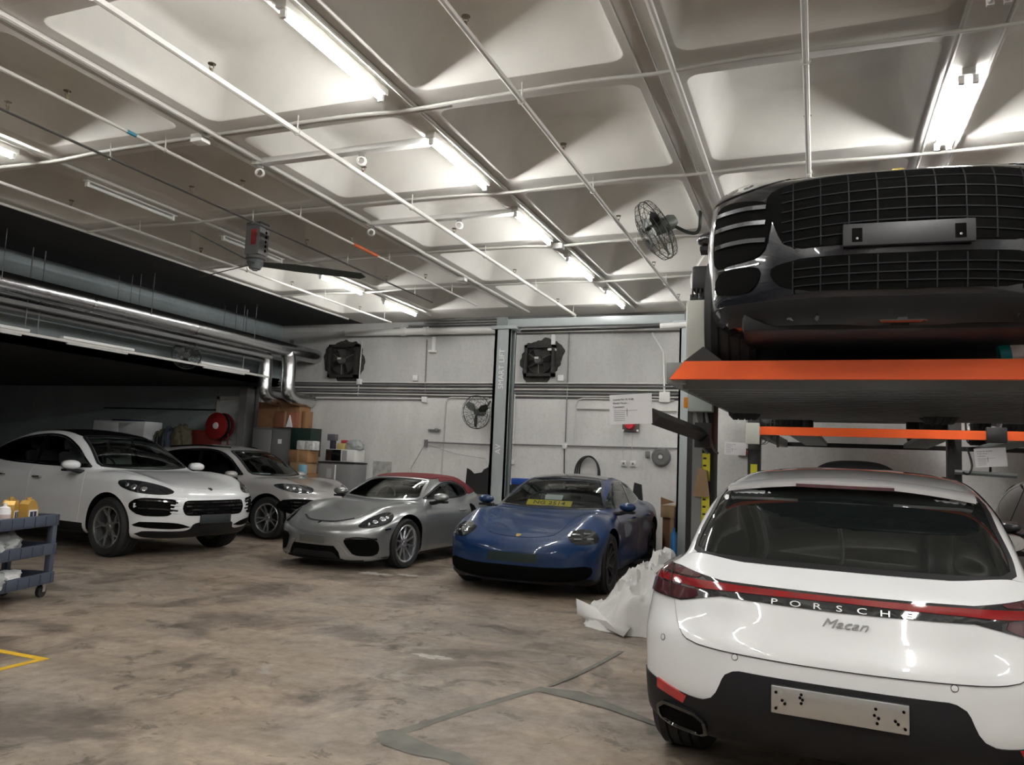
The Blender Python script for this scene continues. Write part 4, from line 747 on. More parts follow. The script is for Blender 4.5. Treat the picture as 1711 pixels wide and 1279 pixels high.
class CarShape:
    def __init__(s, p):
        s.p = p; s.plan = curve(p['plan']); s.sec = curve(p['sec']); s.hood = curve(p['hood']); s.bot = curve(p['bot'])
        s.fp = curve(p['front']); s.rp = curve(p['rear']); s.roof = curve(p['roof']); s.gw = curve(p['gw']); s.fb = curve(p['fender'])
        s.tz = p['belt']
    def F(s, P):
        p = s.p; x, y, z = P[:, 0], np.abs(P[:, 1]), P[:, 2]
        W = p['W']; yn = np.minimum(y/W, 1.3)
        fl = 0
        for xw in p['axles']: fl = fl+p['flare']*np.exp(-((x-xw)/.42)**2)*np.exp(-((z-p['flz'])/.28)**2)
        side = y-(s.plan(x)-s.sec(z)+fl)
        e = .01; sl = (s.hood(x+e)-s.hood(x-e))/(2*e)
        top = (z-(s.hood(x)+s.fb(x)*np.exp(-((y-p['yf'])/p.get('fw', .17))**2)-p['drop']*yn**4))/np.sqrt(1+sl*sl)
        bot = s.bot(x)-z
        fr = x-(s.fp(z)-p['fbow']*yn**p['fpow']); re = (s.rp(z)+p['rbow']*yn**p['rpow'])-x
        k = p.get('k', .09)
        b = smax(side, top, p.get('ks', .10)); b = smax(b, bot, .08); b = smax(b, fr, p.get('kf', k)); b = smax(b, re, p.get('kr', k))
        sl = (s.roof(x+e)-s.roof(x-e))/(2*e)
        rf = (z-(s.roof(x)-p['crown']*(y/.6)**2))/np.sqrt(1+sl*sl)
        gs = (y-(s.gw(x)-p['tumble']*(z-s.tz)))*.92
        g = np.maximum(smax(rf, gs, p.get('kg', .12)), s.tz-.06-z)
        return smin(b, g, p.get('kb', .05))
    def root(s, O, D, tmax, n=50):
        """first crossing F<0 from O along D (from outside); nan if none"""
        N = len(O); lo = np.zeros(N); hi = np.full(N, np.nan); found = np.zeros(N, bool)
        ts = np.linspace(0, tmax, n)
        for a, b in zip(ts[:-1], ts[1:]):
            idx = np.where(~found)[0]
            if not len(idx): break
            v = s.F(O[idx]+D[idx]*b)
            hit = idx[v < 0]; lo[hit] = a; hi[hit] = b; found[hit] = True
        for _ in range(15):
            mid = (lo+hi)/2; ok = found
            v = np.ones(N); v[ok] = s.F(O[ok]+D[ok]*mid[ok][:, None])
            ins = v < 0; hi = np.where(ins & ok, mid, hi); lo = np.where(~ins & ok, mid, lo)
        R_ = O+D*((lo+hi)/2)[:, None]; return R_, found
    def normal(s, P):
        e = 4e-3; g = np.zeros_like(P)
        for i in range(3):
            d = np.zeros(3); d[i] = e; g[:, i] = s.F(P+d)-s.F(P-d)
        return g/np.maximum(np.linalg.norm(g, axis=1), 1e-9)[:, None]
    def body(s, name, nx=100, na=128, nc=26):
        p = s.p; xf = max(q[1] for q in p['front']); xr = min(q[1] for q in p['rear']); za = p.get('za', .60)
        a, b = xr+.75, xf-.75
        ang = np.arange(na)*2*PI/na
        rows = []; O = []; D = []
        for i in range(nc):   # rear cap: phi from ~pole to 90
            ph = (i+1)/(nc+1)*PI/2
            for t in ang: O.append((a, 0, za)); D.append((-math.cos(ph), math.sin(ph)*math.sin(t), math.sin(ph)*math.cos(t)))
        for i in range(nx):
            X = a+(b-a)*i/(nx-1)
            for t in ang: O.append((X, 0, za)); D.append((0, math.sin(t), math.cos(t)))
        for i in range(nc):
            ph = (nc-i)/(nc+1)*PI/2
            for t in ang: O.append((b, 0, za)); D.append((math.cos(ph), math.sin(ph)*math.sin(t), math.sin(ph)*math.cos(t)))
        O.append((a, 0, za)); D.append((-1, 0, 0)); O.append((b, 0, za)); D.append((1, 0, 0))
        O = np.array(O, float); D = np.array(D, float); T = 2.2
        P, _ = s.root(O+D*T, -D, T)
        nr = nx+2*nc; F_ = []
        for i in range(nr-1):
            for k in range(na):
                k2 = (k+1) % na; F_.append((i*na+k, i*na+k2, (i+1)*na+k2, (i+1)*na+k))
        last = nr*na
        for k in range(na):
            k2 = (k+1) % na; F_.append((last, k2, k)); F_.append((last+1, (nr-1)*na+k, (nr-1)*na+k2))
        me = bpy.data.meshes.new(name); me.from_pydata(P.tolist(), [], F_); me.validate()
        bm = bmesh.new(); bm.from_mesh(me); bmesh.ops.recalc_face_normals(bm, faces=bm.faces[:]); bm.to_mesh(me); bm.free()
        return me
    def cast(s, view, UV):
        """view: azimuth in degrees or 'T'; UV (N,2)"""
        UV = np.asarray(UV, float)
        if view == 'T':
            O = np.c_[UV[:, 0], UV[:, 1], np.full(len(UV), 2.4)]; D = np.tile([0, 0, -1.], (len(UV), 1)); T = 2.2
        else:
            a = math.radians(view); n = np.array([math.cos(a), math.sin(a), 0]); u = np.array([-math.sin(a), math.cos(a), 0])
            O = u[None]*UV[:, :1]+n[None]*3.0; O[:, 2] = UV[:, 1]; D = np.tile(-n, (len(UV), 1)); T = 3.6
        return s.root(O, D, T, 52)

def smooth_poly(poly, n=4, sharp=()):
    """closed catmull-rom through poly"""
    N = len(poly); out = []
    P = [Vector((q[0], q[1], 0)) for q in poly]
    for i in range(N):
        a, b, c, d = P[i-1], P[i], P[(i+1) % N], P[(i+2) % N]
        if len(poly[i]) > 2: a = b-(c-b)
        if len(poly[(i+1) % N]) > 2: d = c+(c-b)
        L = (c-b).length; m = max(1, min(n*3, int(L/.03)))
        for k in range(m):
            t = k/m
            q = .5*((2*b)+(c-a)*t+(2*a-5*b+4*c-d)*t*t+(3*b-a-3*c+d)*t**3)
            out.append((q.x, q.y))
    return out
def densify(poly, step=.03, closed=True):
    out = []; N = len(poly)
    for i in range(N if closed else N-1):
        a = Vector(poly[i][:2]); b = Vector(poly[(i+1) % N][:2]); m = max(1, int((b-a).length/step))
        for k in range(m): out.append(tuple(a.lerp(b, k/m)))
    if not closed: out.append(tuple(poly[-1][:2]))
    return out
def in_poly(x, y, poly):
    ins = np.zeros(len(x), bool); n = len(poly)
    for i in range(n):
        x0, y0 = poly[i]; x1, y1 = poly[(i+1) % n]
        if y0 == y1: continue
        c = ((y0 > y) != (y1 > y)) & (x < (x1-x0)*(y-y0)/(y1-y0)+x0); ins ^= c
    return ins

class Car:
    def __init__(s, name, shape_params, paint, loc, yaw, label, cat='car', group=None, res=(100, 128, 26)):
        s.sh = CarShape(shape_params); s.p = shape_params; s.paint = paint
        s.root = empty(name, loc, yaw, label, cat, group); s.cut = []; s.res = res
        s.cache = {}
    def shell_mesh(s, view, poly, off=.003, thick=.012, step=.035, smooth=True, name='panel'):
        pl = smooth_poly(poly) if smooth else densify(poly, step)
        q = np.array(pl); x0, y0 = q.min(0); x1, y1 = q.max(0)
        gx, gy = np.meshgrid(np.arange(x0+step*.5, x1, step), np.arange(y0+step*.5, y1, step)); gx = gx.ravel(); gy = gy.ravel()
        ins = in_poly(gx, gy, pl); gx, gy = gx[ins], gy[ins]
        if len(gx):
            dd = np.min(np.hypot(gx[:, None]-q[None, :, 0], gy[:, None]-q[None, :, 1]), axis=1); gx, gy = gx[dd > step*.4], gy[dd > step*.4]
        V = [Vector(t) for t in pl]+[Vector((a, b)) for a, b in zip(gx, gy)]
        n = len(pl)
        r = delaunay_2d_cdt(V, [(i, (i+1) % n) for i in range(n)], [], 1, 1e-5)
        UV = np.array([tuple(v) for v in r[0]]); faces = r[2]
        P, ok = s.sh.cast(view, UV)
        good = [f for f in faces if all(ok[i] for i in f)]
        P = np.where(ok[:, None], P, 0)
        nrm = s.sh.normal(P); top = P+nrm*off; low = P+nrm*(off-thick)
        ec = {}
        for f in good:
            for i in range(len(f)):
                a, b = f[i], f[(i+1) % len(f)]; k = (min(a, b), max(a, b)); ec[k] = ec.get(k, 0)+1
        bnd = [k for k, c in ec.items() if c == 1]
        bi = sorted({i for k in bnd for i in k}); mp = {i: len(top)+j for j, i in enumerate(bi)}
        vs_ = top.tolist()+low[bi].tolist()
        fs = [tuple(f) for f in good]+[(a, b, mp[b], mp[a]) for a, b in bnd]
        me = bpy.data.meshes.new(name); me.from_pydata(vs_, [], fs); me.validate()
        bm = bmesh.new(); bm.from_mesh(me); bmesh.ops.delete(bm, geom=[v for v in bm.verts if not v.link_faces], context='VERTS')
        bmesh.ops.recalc_face_normals(bm, faces=bm.faces[:])
        # outward check
        if bm.faces:
            fl_ = bm.faces[:][:80]; cc = np.array([tuple(f.calc_center_median()) for f in fl_]); nn = s.sh.normal(cc)
            sm = sum(f.normal.dot(Vector(n_))*f.calc_area() for f, n_ in zip(fl_, nn))
            if sm < 0: bmesh.ops.reverse_faces(bm, faces=bm.faces[:])
        bm.to_mesh(me); bm.free(); autosmooth(me, 50); return me
    def mirror_mesh(s, me):
        m2 = me.copy(); 
        bm = bmesh.new(); bm.from_mesh(m2)
        for v in bm.verts: v.co.y = -v.co.y
        bmesh.ops.reverse_faces(bm, faces=bm.faces[:]); bm.to_mesh(m2); bm.free(); autosmooth(m2, 50); return m2
    def shell(s, name, view, poly, m, off=.003, thick=.012, step=.035, smooth=True, mirror=False, parent=None, label=None):
        me = s.shell_mesh(view, poly, off, thick, step, smooth, name)
        o = link(name, me, m, parent or s.root); out = [o]
        if label: o['label'] = label
        if mirror:
            m2 = s.mirror_mesh(me); o2 = link(name, m2, m, parent or s.root); out.append(o2)
            if label: o2['label'] = label
        return out
    def line_mesh(s, view, pts, width=.008, off=.004, depth=.01, step=.03, smooth=True):
        if smooth and len(pts) > 2: q = [tuple(v)[:2] for v in bez([(a[0], a[1], 0) for a in pts], 8)]
        else: q = densify(pts, step, False)
        P, ok = s.sh.cast(view, q); P = P[ok]
        nrm = s.sh.normal(P); N = len(P)
        if N < 2: return None
        t = np.gradient(P, axis=0); sd = np.cross(t, nrm); sd /= np.maximum(np.linalg.norm(sd, axis=1), 1e-9)[:, None]
        w = width/2; A = P+nrm*off
        rows = [A+sd*w, A-sd*w, P+nrm*(off-depth)-sd*w, P+nrm*(off-depth)+sd*w]
        V = np.concatenate(rows).tolist(); F_ = []
        for i in range(N-1):
            for k in range(4):
                k2 = (k+1) % 4; F_.append((k*N+i, k2*N+i, k2*N+i+1, k*N+i+1))
        F_.append((0, N, 2*N, 3*N)); F_.append((3*N+N-1, 2*N+N-1, N+N-1, N-1))
        me = bpy.data.meshes.new('line'); me.from_pydata(V, [], F_); me.validate()
        bm = bmesh.new(); bm.from_mesh(me); bmesh.ops.recalc_face_normals(bm, faces=bm.faces[:]); bm.to_mesh(me); bm.free(); autosmooth(me, 40); return me
    def line(s, name, view, pts, m, width=.008, off=.0045, depth=.01, mirror=False, parent=None, smooth=True):
        me = s.line_mesh(view, pts, width, off, depth, smooth=smooth)
        if me is None: return []
        o = link(name, me, m, parent or s.root); out = [o]
        if mirror: out.append(link(name, s.mirror_mesh(me), m, parent or s.root))
        return out
    def at(s, view, u, z, off=0.):
        P, ok = s.sh.cast(view, [(u, z)]); n = s.sh.normal(P)[0]
        return Vector(P[0]+n*off), Vector(n)
    def cutter(s, mb, m): s.cut.append((mb, m))
    def cut_prism(s, view, poly, d0, d1, m, smooth=True, mirror=False):
        pl = smooth_poly(poly, 3) if smooth else [q[:2] for q in poly]
        for sg in ((1, -1) if mirror else (1,)):
            mb = MB()
            if view == 'T': mb.prism([(a, sg*b) for a, b in pl], d0, d1, 'z')
            else:
                a = math.radians(view*sg); n = Vector((math.cos(a), math.sin(a), 0)); u = Vector((-math.sin(a), math.cos(a), 0))
                M = Matrix((u, Vector((0, 0, 1)), n)).transposed().to_4x4()
                mb.prism([(sg*x, z) for x, z in pl], d0, d1, 'z', M)
            s.cut.append((mb, m))
    def finish_body(s, name='body'):
        me = s.sh.body(name, *s.res); me.materials.append(s.paint)
        o = link(name, me, None, s.root)
        if s.cut:
            tmp = bpy.data.collections.new('cut'); COL.children.link(tmp)
            for mb, m in s.cut:
                c = bpy.data.objects.new('c', mb.mesh('c', m, 0)); tmp.objects.link(c)
            par = o.parent; o.parent = None; 
            md = o.modifiers.new('b', 'BOOLEAN'); md.operation = 'DIFFERENCE'; md.operand_type = 'COLLECTION'; md.collection = tmp
            md.solver = 'MANIFOLD'; md.material_mode = 'TRANSFER'
            dg = bpy.context.evaluated_depsgraph_get(); dg.update()
            new = bpy.data.meshes.new_from_object(o.evaluated_get(dg)); o.modifiers.clear()
            old = o.data; o.data = new; new.name = name; bpy.data.meshes.remove(old)
            for c in list(tmp.objects): bpy.data.objects.remove(c)
            bpy.data.collections.remove(tmp); o.parent = par
        autosmooth(o.data, 38); s.bodyobj = o; return o
    def wheel_wells(s, m, r=None, w=.34):
        p = s.p
        for xw in p['axles']:
            for sg in (1, -1):
                mb = MB(); y1 = sg*(p['W']+.2); y0 = sg*(p['W']-w)
                n = 40; rr = r or p['wr']+.05
                pl = [(xw+rr*math.cos(2*PI*k/n), p['wr']+.015+rr*math.sin(2*PI*k/n)) for k in range(n)]
                mb.prism(pl, min(y0, y1), max(y0, y1), 'y'); s.cut.append((mb, m))
    def wheels(s, proto, ys, steer=0.):
        for i, xw in enumerate(s.p['axles']):
            for sg in (1, -1):
                c = copy_tree(proto, s.root); c.location = (xw, sg*ys[i], s.p['wr']); c.rotation_euler = (0, random.uniform(0, 1.2), (0 if sg > 0 else PI)+(steer if i == 0 else 0))


def wheel_proto(R_, width, rimR, style, mrim, mdark=None):
    """wheel lying along y axis, outer face +y; returns tyre object with sub-parts"""
    M = Matrix.Rotation(-PI/2, 4, 'X')   # local z -> +y
    h = width/2; mb = MB()
    prof = [(rimR-.012, -h*.75), (rimR+.012, -h*.93), (rimR+.05, -h), ((rimR+R_)/2+.02, -h*1.02), (R_-.03, -h*.95), (R_-.008, -h*.80)]
    tread = []
    for a in (-.78, -.45, -.41, -.03, .03, .41, .45, .78):
        pass
    gr = [-.42, 0., .42]
    seq = [(R_, -h*.74)]
    for g in gr: seq += [(R_, h*(g-.05)), (R_-.009, h*(g-.04)), (R_-.009, h*(g+.04)), (R_, h*(g+.05))]
    seq += [(R_, h*.74)]
    prof = prof+seq+[(q[0], -q[1]) for q in reversed(prof)]
    mb.lathe(prof, 48, M); ty = mb.build('wheel', RUB)
    ty.data.name = 'wheel'
    # rim barrel
    b = MB(); b.lathe([(rimR-.005, h*.80), (rimR+.006, h*.86), (rimR-.004, h*.90), (rimR-.022, h*.82), (rimR-.032, h*.45), (rimR-.05, -h*.7), (rimR-.01, -h*.8)], 48, M)
    b.build('rim', mrim, ty)
    b = MB(); b.lathe([(0, -h*.1), (rimR*.62, -h*.1), (rimR*.62, -h*.22), (rimR*.9, -h*.5), (0, -h*.5)], 32, M)
    b.build('brake_disc', mdark or mat('brake_dark', (.03, .03, .032), .45, .6), ty)
    nsp = {'5twin': 5, '5y': 5, '10': 10, '7y': 7}[style]
    def bar(mb_, a0, r0, a1, r1, w0, w1, z0, z1, t=.022):
        p0 = Vector((r0*math.cos(a0), r0*math.sin(a0), z0)); p1 = Vector((r1*math.cos(a1), r1*math.sin(a1), z1))
        d = (p1-p0); d2 = Vector((d.x, d.y, 0)).normalized(); sd = Vector((-d2.y, d2.x, 0)); dn = Vector((0, 0, -t))
        v = [p0+sd*w0, p0-sd*w0, p1-sd*w1, p1+sd*w1]; k = .62
        top = [p0+sd*w0*k, p0-sd*w0*k, p1-sd*w1*k, p1+sd*w1*k]
        low = [q+dn for q in v]
        vv = [M @ q for q in top+low]
        mb_.add(vv, [(0, 1, 2, 3), (4, 7, 6, 5), (0, 4, 5, 1), (1, 5, 6, 2), (2, 6, 7, 3), (3, 7, 4, 0)])
    sp = MB(); zc, zo = h*.58, h*.80
    if style == '5twin':
        bar(sp, .16, .05, .20, rimR-.015, .017, .015, zc, zo); bar(sp, -.16, .05, -.20, rimR-.015, .017, .015, zc, zo)
    elif style == '10':
        bar(sp, 0, .045, .03, rimR-.015, .017, .013, zc, zo)
    else:
        bar(sp, 0, .05, 0, rimR*.55, .022, .02, zc, (zc+zo)/2); bar(sp, -.02, rimR*.5, .26, rimR-.015, .018, .012, (zc+zo)/2, zo); bar(sp, .02, rimR*.5, -.26, rimR-.015, .018, .012, (zc+zo)/2, zo)
    me = sp.mesh('spoke', mrim, 30)
    for k in range(nsp):
        o = link('spoke', me, None, ty); o.rotation_euler = (0, 2*PI*k/nsp, 0)
    b = MB(); b.lathe([(0, zc+.006), (.03, zc+.006), (.036, zc), (.075, zc-.004), (.078, zc-.03), (0, zc-.03)], 24, M); b.build('hub_cap', mrim, ty)
    nut = MB(); nut.lathe([(0, zc-.001), (.009, zc-.001), (.010, zc-.02)], 6, M @ Matrix.Translation((.055, 0, 0))); nm = nut.mesh('wheel_bolt', mat('bolt_dark', (.05, .05, .05), .4, .8))
    for k in range(5):
        o = link('wheel_bolt', nm, None, ty); o.rotation_euler = (0, 2*PI*k/5+.3, 0)
    return ty
def drop_proto(o):
    for c in list(o.children): bpy.data.objects.remove(c)
    bpy.data.objects.remove(o)
# ------------------------------------------------------------------ car materials
M_WHITE = mat('paint_white', (.80, .82, .84), .28, coat=1.)
M_GREYP = mat('paint_warm_grey', (.40, .39, .385), .3, .25, coat=1.)
M_SILVER = mat('paint_silver', (.36, .375, .38), .30, .7, coat=.9)
M_BLUE = mat('paint_blue', (.003, .025, .095), .35, .0, coat=.7, spec=.25)
M_BLACKP = mat('paint_black', (.008, .009, .014), .22, .2, coat=1.)



M_GAP = mat('panel_gap', (.012, .012, .013), .8)

M_ALU = mat('plate_aluminium', (.62, .63, .63), .30, 1.)
M_RIM_S = mat('rim_silver', (.62, .63, .65), .22, .9)
M_RIM_G = mat('rim_grey', (.36, .365, .37), .25, .85)
M_RIM_D = mat('rim_dark', (.05, .05, .055), .3, .8)
M_LENS = mat('lamp_lens_dark', (.018, .02, .024), .05, coat=1.)
M_LED = mat('lamp_reflector', (.7, .72, .75), .12, .9)
M_RED = mat('lamp_red', (.42, .005, .008), .12, coat=1.)
M_REDD = mat('lamp_red_dark', (.20, .004, .007), .10, coat=1.)
M_LETTER = mat('letter_chrome', (.85, .86, .88), .35, .6)
M_SMOKE = mat('lamp_smoked', (.07, .02, .025), .06, coat=1.)
M_CABIN = mat('cabin_dark', (.018, .018, .02), .8)
M_SEATL = mat('seat_light', (.42, .41, .39), .7)
M_SEATB = mat('seat_beige', (.30, .27, .22), .7)
M_SEATD = mat('seat_dark', (.03, .03, .032), .7)
M_GOLD = mat('badge_gold', (.70, .52, .16), .3, .8)
G_CLEAR = glass_mat('glass_clear', (.62, .70, .68))
G_TINT = glass_mat('glass_tint', (.42, .46, .46))
G_PRIV = mat('glass_privacy', (.006, .008, .008), .03, coat=.5)



def side(pts): return [(-q[0],)+tuple(q[1:]) for q in pts]
def azp(az, x0, y0, pts):
    u0 = -math.sin(math.radians(az))*x0+math.cos(math.radians(az))*y0
    return [(q[0]+u0,)+tuple(q[1:]) for q in pts]
def sym(pts):   # half polygon (y>=0) from top centre to bottom centre -> full closed
    return [tuple(q) for q in pts]+[(-q[0],)+tuple(q[1:]) for q in reversed(pts) if abs(q[0]) > 1e-6]

def car_windows(c, ws, rw, dlo, gmat, rmat, smat, cut=True, pillars=(), frame=True):
    """ws / rw: half outlines (y,z); dlo: side outline (x,z)"""
    def grow(poly, d):
        cx = sum(q[0] for q in poly)/len(poly); cz = sum(q[1] for q in poly)/len(poly); out = []
        for q in poly:
            v = Vector((q[0]-cx, q[1]-cz)); L = v.length; v = v*((L+d)/L); out.append((cx+v.x, cz+v.y)+tuple(q[2:]))
        return out
    W_ = sym(ws); R_ = sym(rw)
    if cut:
        c.cut_prism(0, grow(W_, -.028), -.1, 3, M_CABIN); c.cut_prism(90, side(grow(dlo, -.028)), -2, 2, M_CABIN)
        c.cut_prism(180, grow(R_, -.028), .55, 3, M_CABIN)
    g = c.shell('windshield', 0, W_, gmat, .002, .006)[0]
    c.shell('rear_window', 180, R_, rmat, .002, .006)
    c.shell('side_window', 90, side(dlo), smat, .002, .006, mirror=True)
    if frame:
        q = smooth_poly(W_); c.line('windshield_trim', 0, q+[q[0]], M_PLASTIC, .035, .0045, .008, smooth=False)
        q = smooth_poly(side(dlo)); c.line('window_trim', 90, q+[q[0]], M_GLOSSB, .026, .0045, .008, mirror=True, smooth=False)
        q = smooth_poly(R_); c.line('rear_window_trim', 180, q+[q[0]], M_PLASTIC, .03, .0045, .008, smooth=False)
    for a, b in pillars: c.line('window_pillar', 90, side([a, b]), M_GLOSSB, .07, .006, .01, mirror=True)

def mirrors(c, x, y, z, m, s=1.):
    y -= .055
    for sg in (1, -1):
        mb = MB()
        n = 14; rows = []
        for i in range(n):   # egg shaped housing along x
            t = i/(n-1); xx = x+(.5-t)*.17*s
            k = math.sin(PI*min(1, (t*.9+.06)))**.5
            for a in range(14):
                th = 2*PI*a/14; mb.v.append((xx, sg*(y+.115*s*math.cos(th)*k), z+.062*s*math.sin(th)*k))
        for i in range(n-1):
            for a in range(14):
                a2 = (a+1) % 14; mb.f.append((i*14+a, i*14+a2, (i+1)*14+a2, (i+1)*14+a))
        mb.f.append(tuple(range(13, -1, -1))); mb.f.append(tuple((n-1)*14+k for k in range(14)))
        h = mb.build('side_mirror', m, c.root, smooth=60)
        b = MB(); b.tube([(x+.02, sg*(y-.20), z-.10), (x, sg*(y-.09), z-.085), (x, sg*y, z-.055)], [.03, .026, .03], 8); b.box((x-.07, sg*(y-.09), z-.085), (x+.05, sg*(y+.09), z-.055)) ; b.build('mirror_foot', M_PLASTIC, h)
        g = MB(); g.lathe([(0, 0), (.09*s, 0), (.09*s, .004), (0, .004)], 16, Matrix.Translation((x-.078*s, sg*y, z)) @ Matrix.Rotation(-PI/2, 4, 'Y') @ Matrix.Diagonal((.62, 1, 1, 1))); g.build('mirror_glass', M_CHROME, h)

def cabin(c, xd, zd, yw, seat_x, seat_z, m_seat, rear=True, side_=-1, wheelm=None, dash=True):
    """dashboard, steering wheel, seats"""
    if dash:
        d = MB(); d.box((xd-.45, -yw, zd-.28), (xd-.02, yw, zd-.03), bev=.06); d.build('dashboard', M_CABIN, c.root)
    ys = side_*yw*.52
    w_ = MB(); M = Matrix.Translation((xd-.55, ys, zd-.02)) @ Matrix.Rotation(math.radians(65), 4, 'Y')
    w_.tube([M @ Vector((.18*math.cos(2*PI*k/28), .18*math.sin(2*PI*k/28), 0)) for k in range(28)], .014, 8, closed=True)
    for a in (0, PI/2*1.0, PI): w_.tube([M @ Vector((0, 0, -.03)), M @ Vector((.18*math.cos(a+PI/2), .18*math.sin(a+PI/2), 0))], .016, 6)
    w_.lathe([(0, 0), (.055, 0), (.06, -.04), (0, -.04)], 14, M); w_.build('steering_wheel', wheelm or M_SEATD, c.root)
    rows = [(seat_x, yw*.52), (seat_x, -yw*.52)]+([(seat_x-.85, yw*.5), (seat_x-.85, -yw*.5)] if rear else [])
    for sx, sy in rows:
        s = MB(); Mb = Matrix.Translation((sx, sy, seat_z)) @ Matrix.Rotation(math.radians(-16), 4, 'Y')
        s.box((-.07, -.23, -.35), (.07, .23, .28), Mb, .05); s.box((-.06, -.13, .31), (.05, .13, .48), Mb, .04); s.box((-.02, -.06, .26), (.02, .06, .34), Mb)
        s.build('seat', m_seat, c.root)

def headlight(c, az, ctr, poly, spots, mirror=True, led=True, mlens=None, off=.006):
    poly = azp(az, *ctr, poly); spots = [azp(az, *ctr, [q])[0] for q in spots]
    o = c.shell('headlight', az, poly, mlens or M_LENS, off, .02, mirror=mirror)
    for u, z, r in spots:
        P, n = c.at(az, u, z, off+.001)
        for i, ob in enumerate(o):
            sg = 1 if i == 0 else -1
            mb = MB(); nn = Vector((n.x, sg*n.y, n.z)); q = Vector((P.x, sg*P.y, P.z))
            M = Matrix.Translation(q) @ nn.to_track_quat('Z', 'Y').to_matrix().to_4x4()
            mb.lathe([(0, .002), (r*.55, .004), (r*.8, .002), (r, -.004)], 16, M); mb.build('lamp_projector', M_LED, ob)
    return o
def plate(c, az, u, z, w_, h_, m, name='number_plate', tilt=0., off=.012):
    P, n = c.at(az, u, z, off); n.z = 0; n.normalize()
    o = empty_part = MB(); t = .012
    M = Matrix.Translation(P) @ Matrix((Vector((-n.y, n.x, 0)), Vector((0, 0, 1)), n)).transposed().to_4x4()
    o.box((-w_/2, -h_/2, -.02), (w_/2, h_/2, t*.5), M, .004)
    ob = o.build(name, m, c.root); return ob, M
def screws(ob, M, pts, r=.006, m=None):
    mb = MB(); mb.lathe([(0, .004), (r, .003), (r, -.002)], 8); me = mb.mesh('screw_hole', m or M_VOID)
    for a, b in pts:
        o = link('screw_hole', me, None, ob); o.matrix_local = M @ Matrix.Translation((a, b, .007))
def badge(c, az, u, z, s=1., m=None):
    P, n = c.at(az, u, z, .003) if az != 'T' else c.at('T', u, z, .003)
    mb = MB(); up = Vector((0, 0, 1)) if abs(n.z) < .95 else Vector((-1, 0, 0)); rt = up.cross(n).normalized(); u2 = n.cross(rt)
    M = Matrix((rt, u2, n)).transposed().to_4x4(); M.translation = P
    pl = [(-.026*s, .034*s), (.026*s, .034*s), (.028*s, .005*s), (.018*s, -.022*s), (0, -.036*s), (-.018*s, -.022*s), (-.028*s, .005*s)]
    mb.prism(pl, -.004, .004, 'z', M); o = mb.build('badge', m or M_GOLD, c.root)
    return o
def handles(c, xs, z, m, y=None):
    for x in xs:
        for sg in (1, -1):
            P, n = c.at(90*sg, -sg*x, z, .0)
            mb = MB(); mb.tube([P+Vector((.10, sg*.004, 0)), P+Vector((.08, sg*.028, .003)), P+Vector((0, sg*.034, .004)), P+Vector((-.08, sg*.028, .003)), P+Vector((-.10, sg*.004, 0))], [.012, .013, .014, .013, .012], 8)
            mb.build('door_handle', m, c.root)

# ------------------------------------------------------------------ shapes
SUV = dict(W=.945, axles=(1.40, -1.40), wr=.365, flare=.022, flz=.58, yf=.73, fw=.17, drop=.05, fbow=.45, fpow=2.8, rbow=.34, rpow=3., crown=.045, tumble=.42, belt=1.05,
  plan=[(-2.4, .80), (-2.2, .88), (-1.8, .925), (-1.4, .935), (-.5, .915), (.5, .92), (1.4, .93), (2.0, .885), (2.4, .80)],
  sec=[(.1, .14), (.22, .07), (.32, .02), (.5, .012), (.72, 0), (.85, .012), (1.0, .045), (1.1, .09), (1.3, .2)],
  hood=[(-2.45, 1.03), (-2.0, 1.08), (-1.4, 1.09), (-.6, 1.06), (.2, 1.03), (.9, 1.05), (1.2, 1.035), (1.6, .985), (2.0, .905), (2.2, .85), (2.4, .78)],
  fender=[(.5, 0), (.9, .005), (1.3, .045), (1.75, .07), (2.05, .05), (2.3, 0)],
  bot=[(-2.45, .42), (-2.1, .28), (-1.2, .22), (1.2, .22), (2.0, .23), (2.4, .30)],
  front=[(.15, 2.0), (.3, 2.22), (.45, 2.31), (.6, 2.33), (.72, 2.31), (.82, 2.24), (.95, 2.05), (1.1, 1.8)],
  rear=[(.2, -2.1), (.38, -2.33), (.55, -2.385), (.72, -2.375), (.84, -2.32), (.97, -2.27), (1.1, -2.19), (1.3, -2.05)],
  roof=[(2.4, .2), (1.5, .72), (1.05, 1.0), (.6, 1.30), (.25, 1.495), (-.05, 1.58), (-.5, 1.62), (-1.0, 1.605), (-1.45, 1.56), (-1.72, 1.50), (-1.83, 1.44), (-2.10, 1.13), (-2.35, .8)],
  gw=[(-2.4, .40), (-2.2, .58), (-2.1, .68), (-2.0, .735), (-1.5, .80), (-.5, .825), (.5, .81), (1.0, .78), (1.5, .7)])

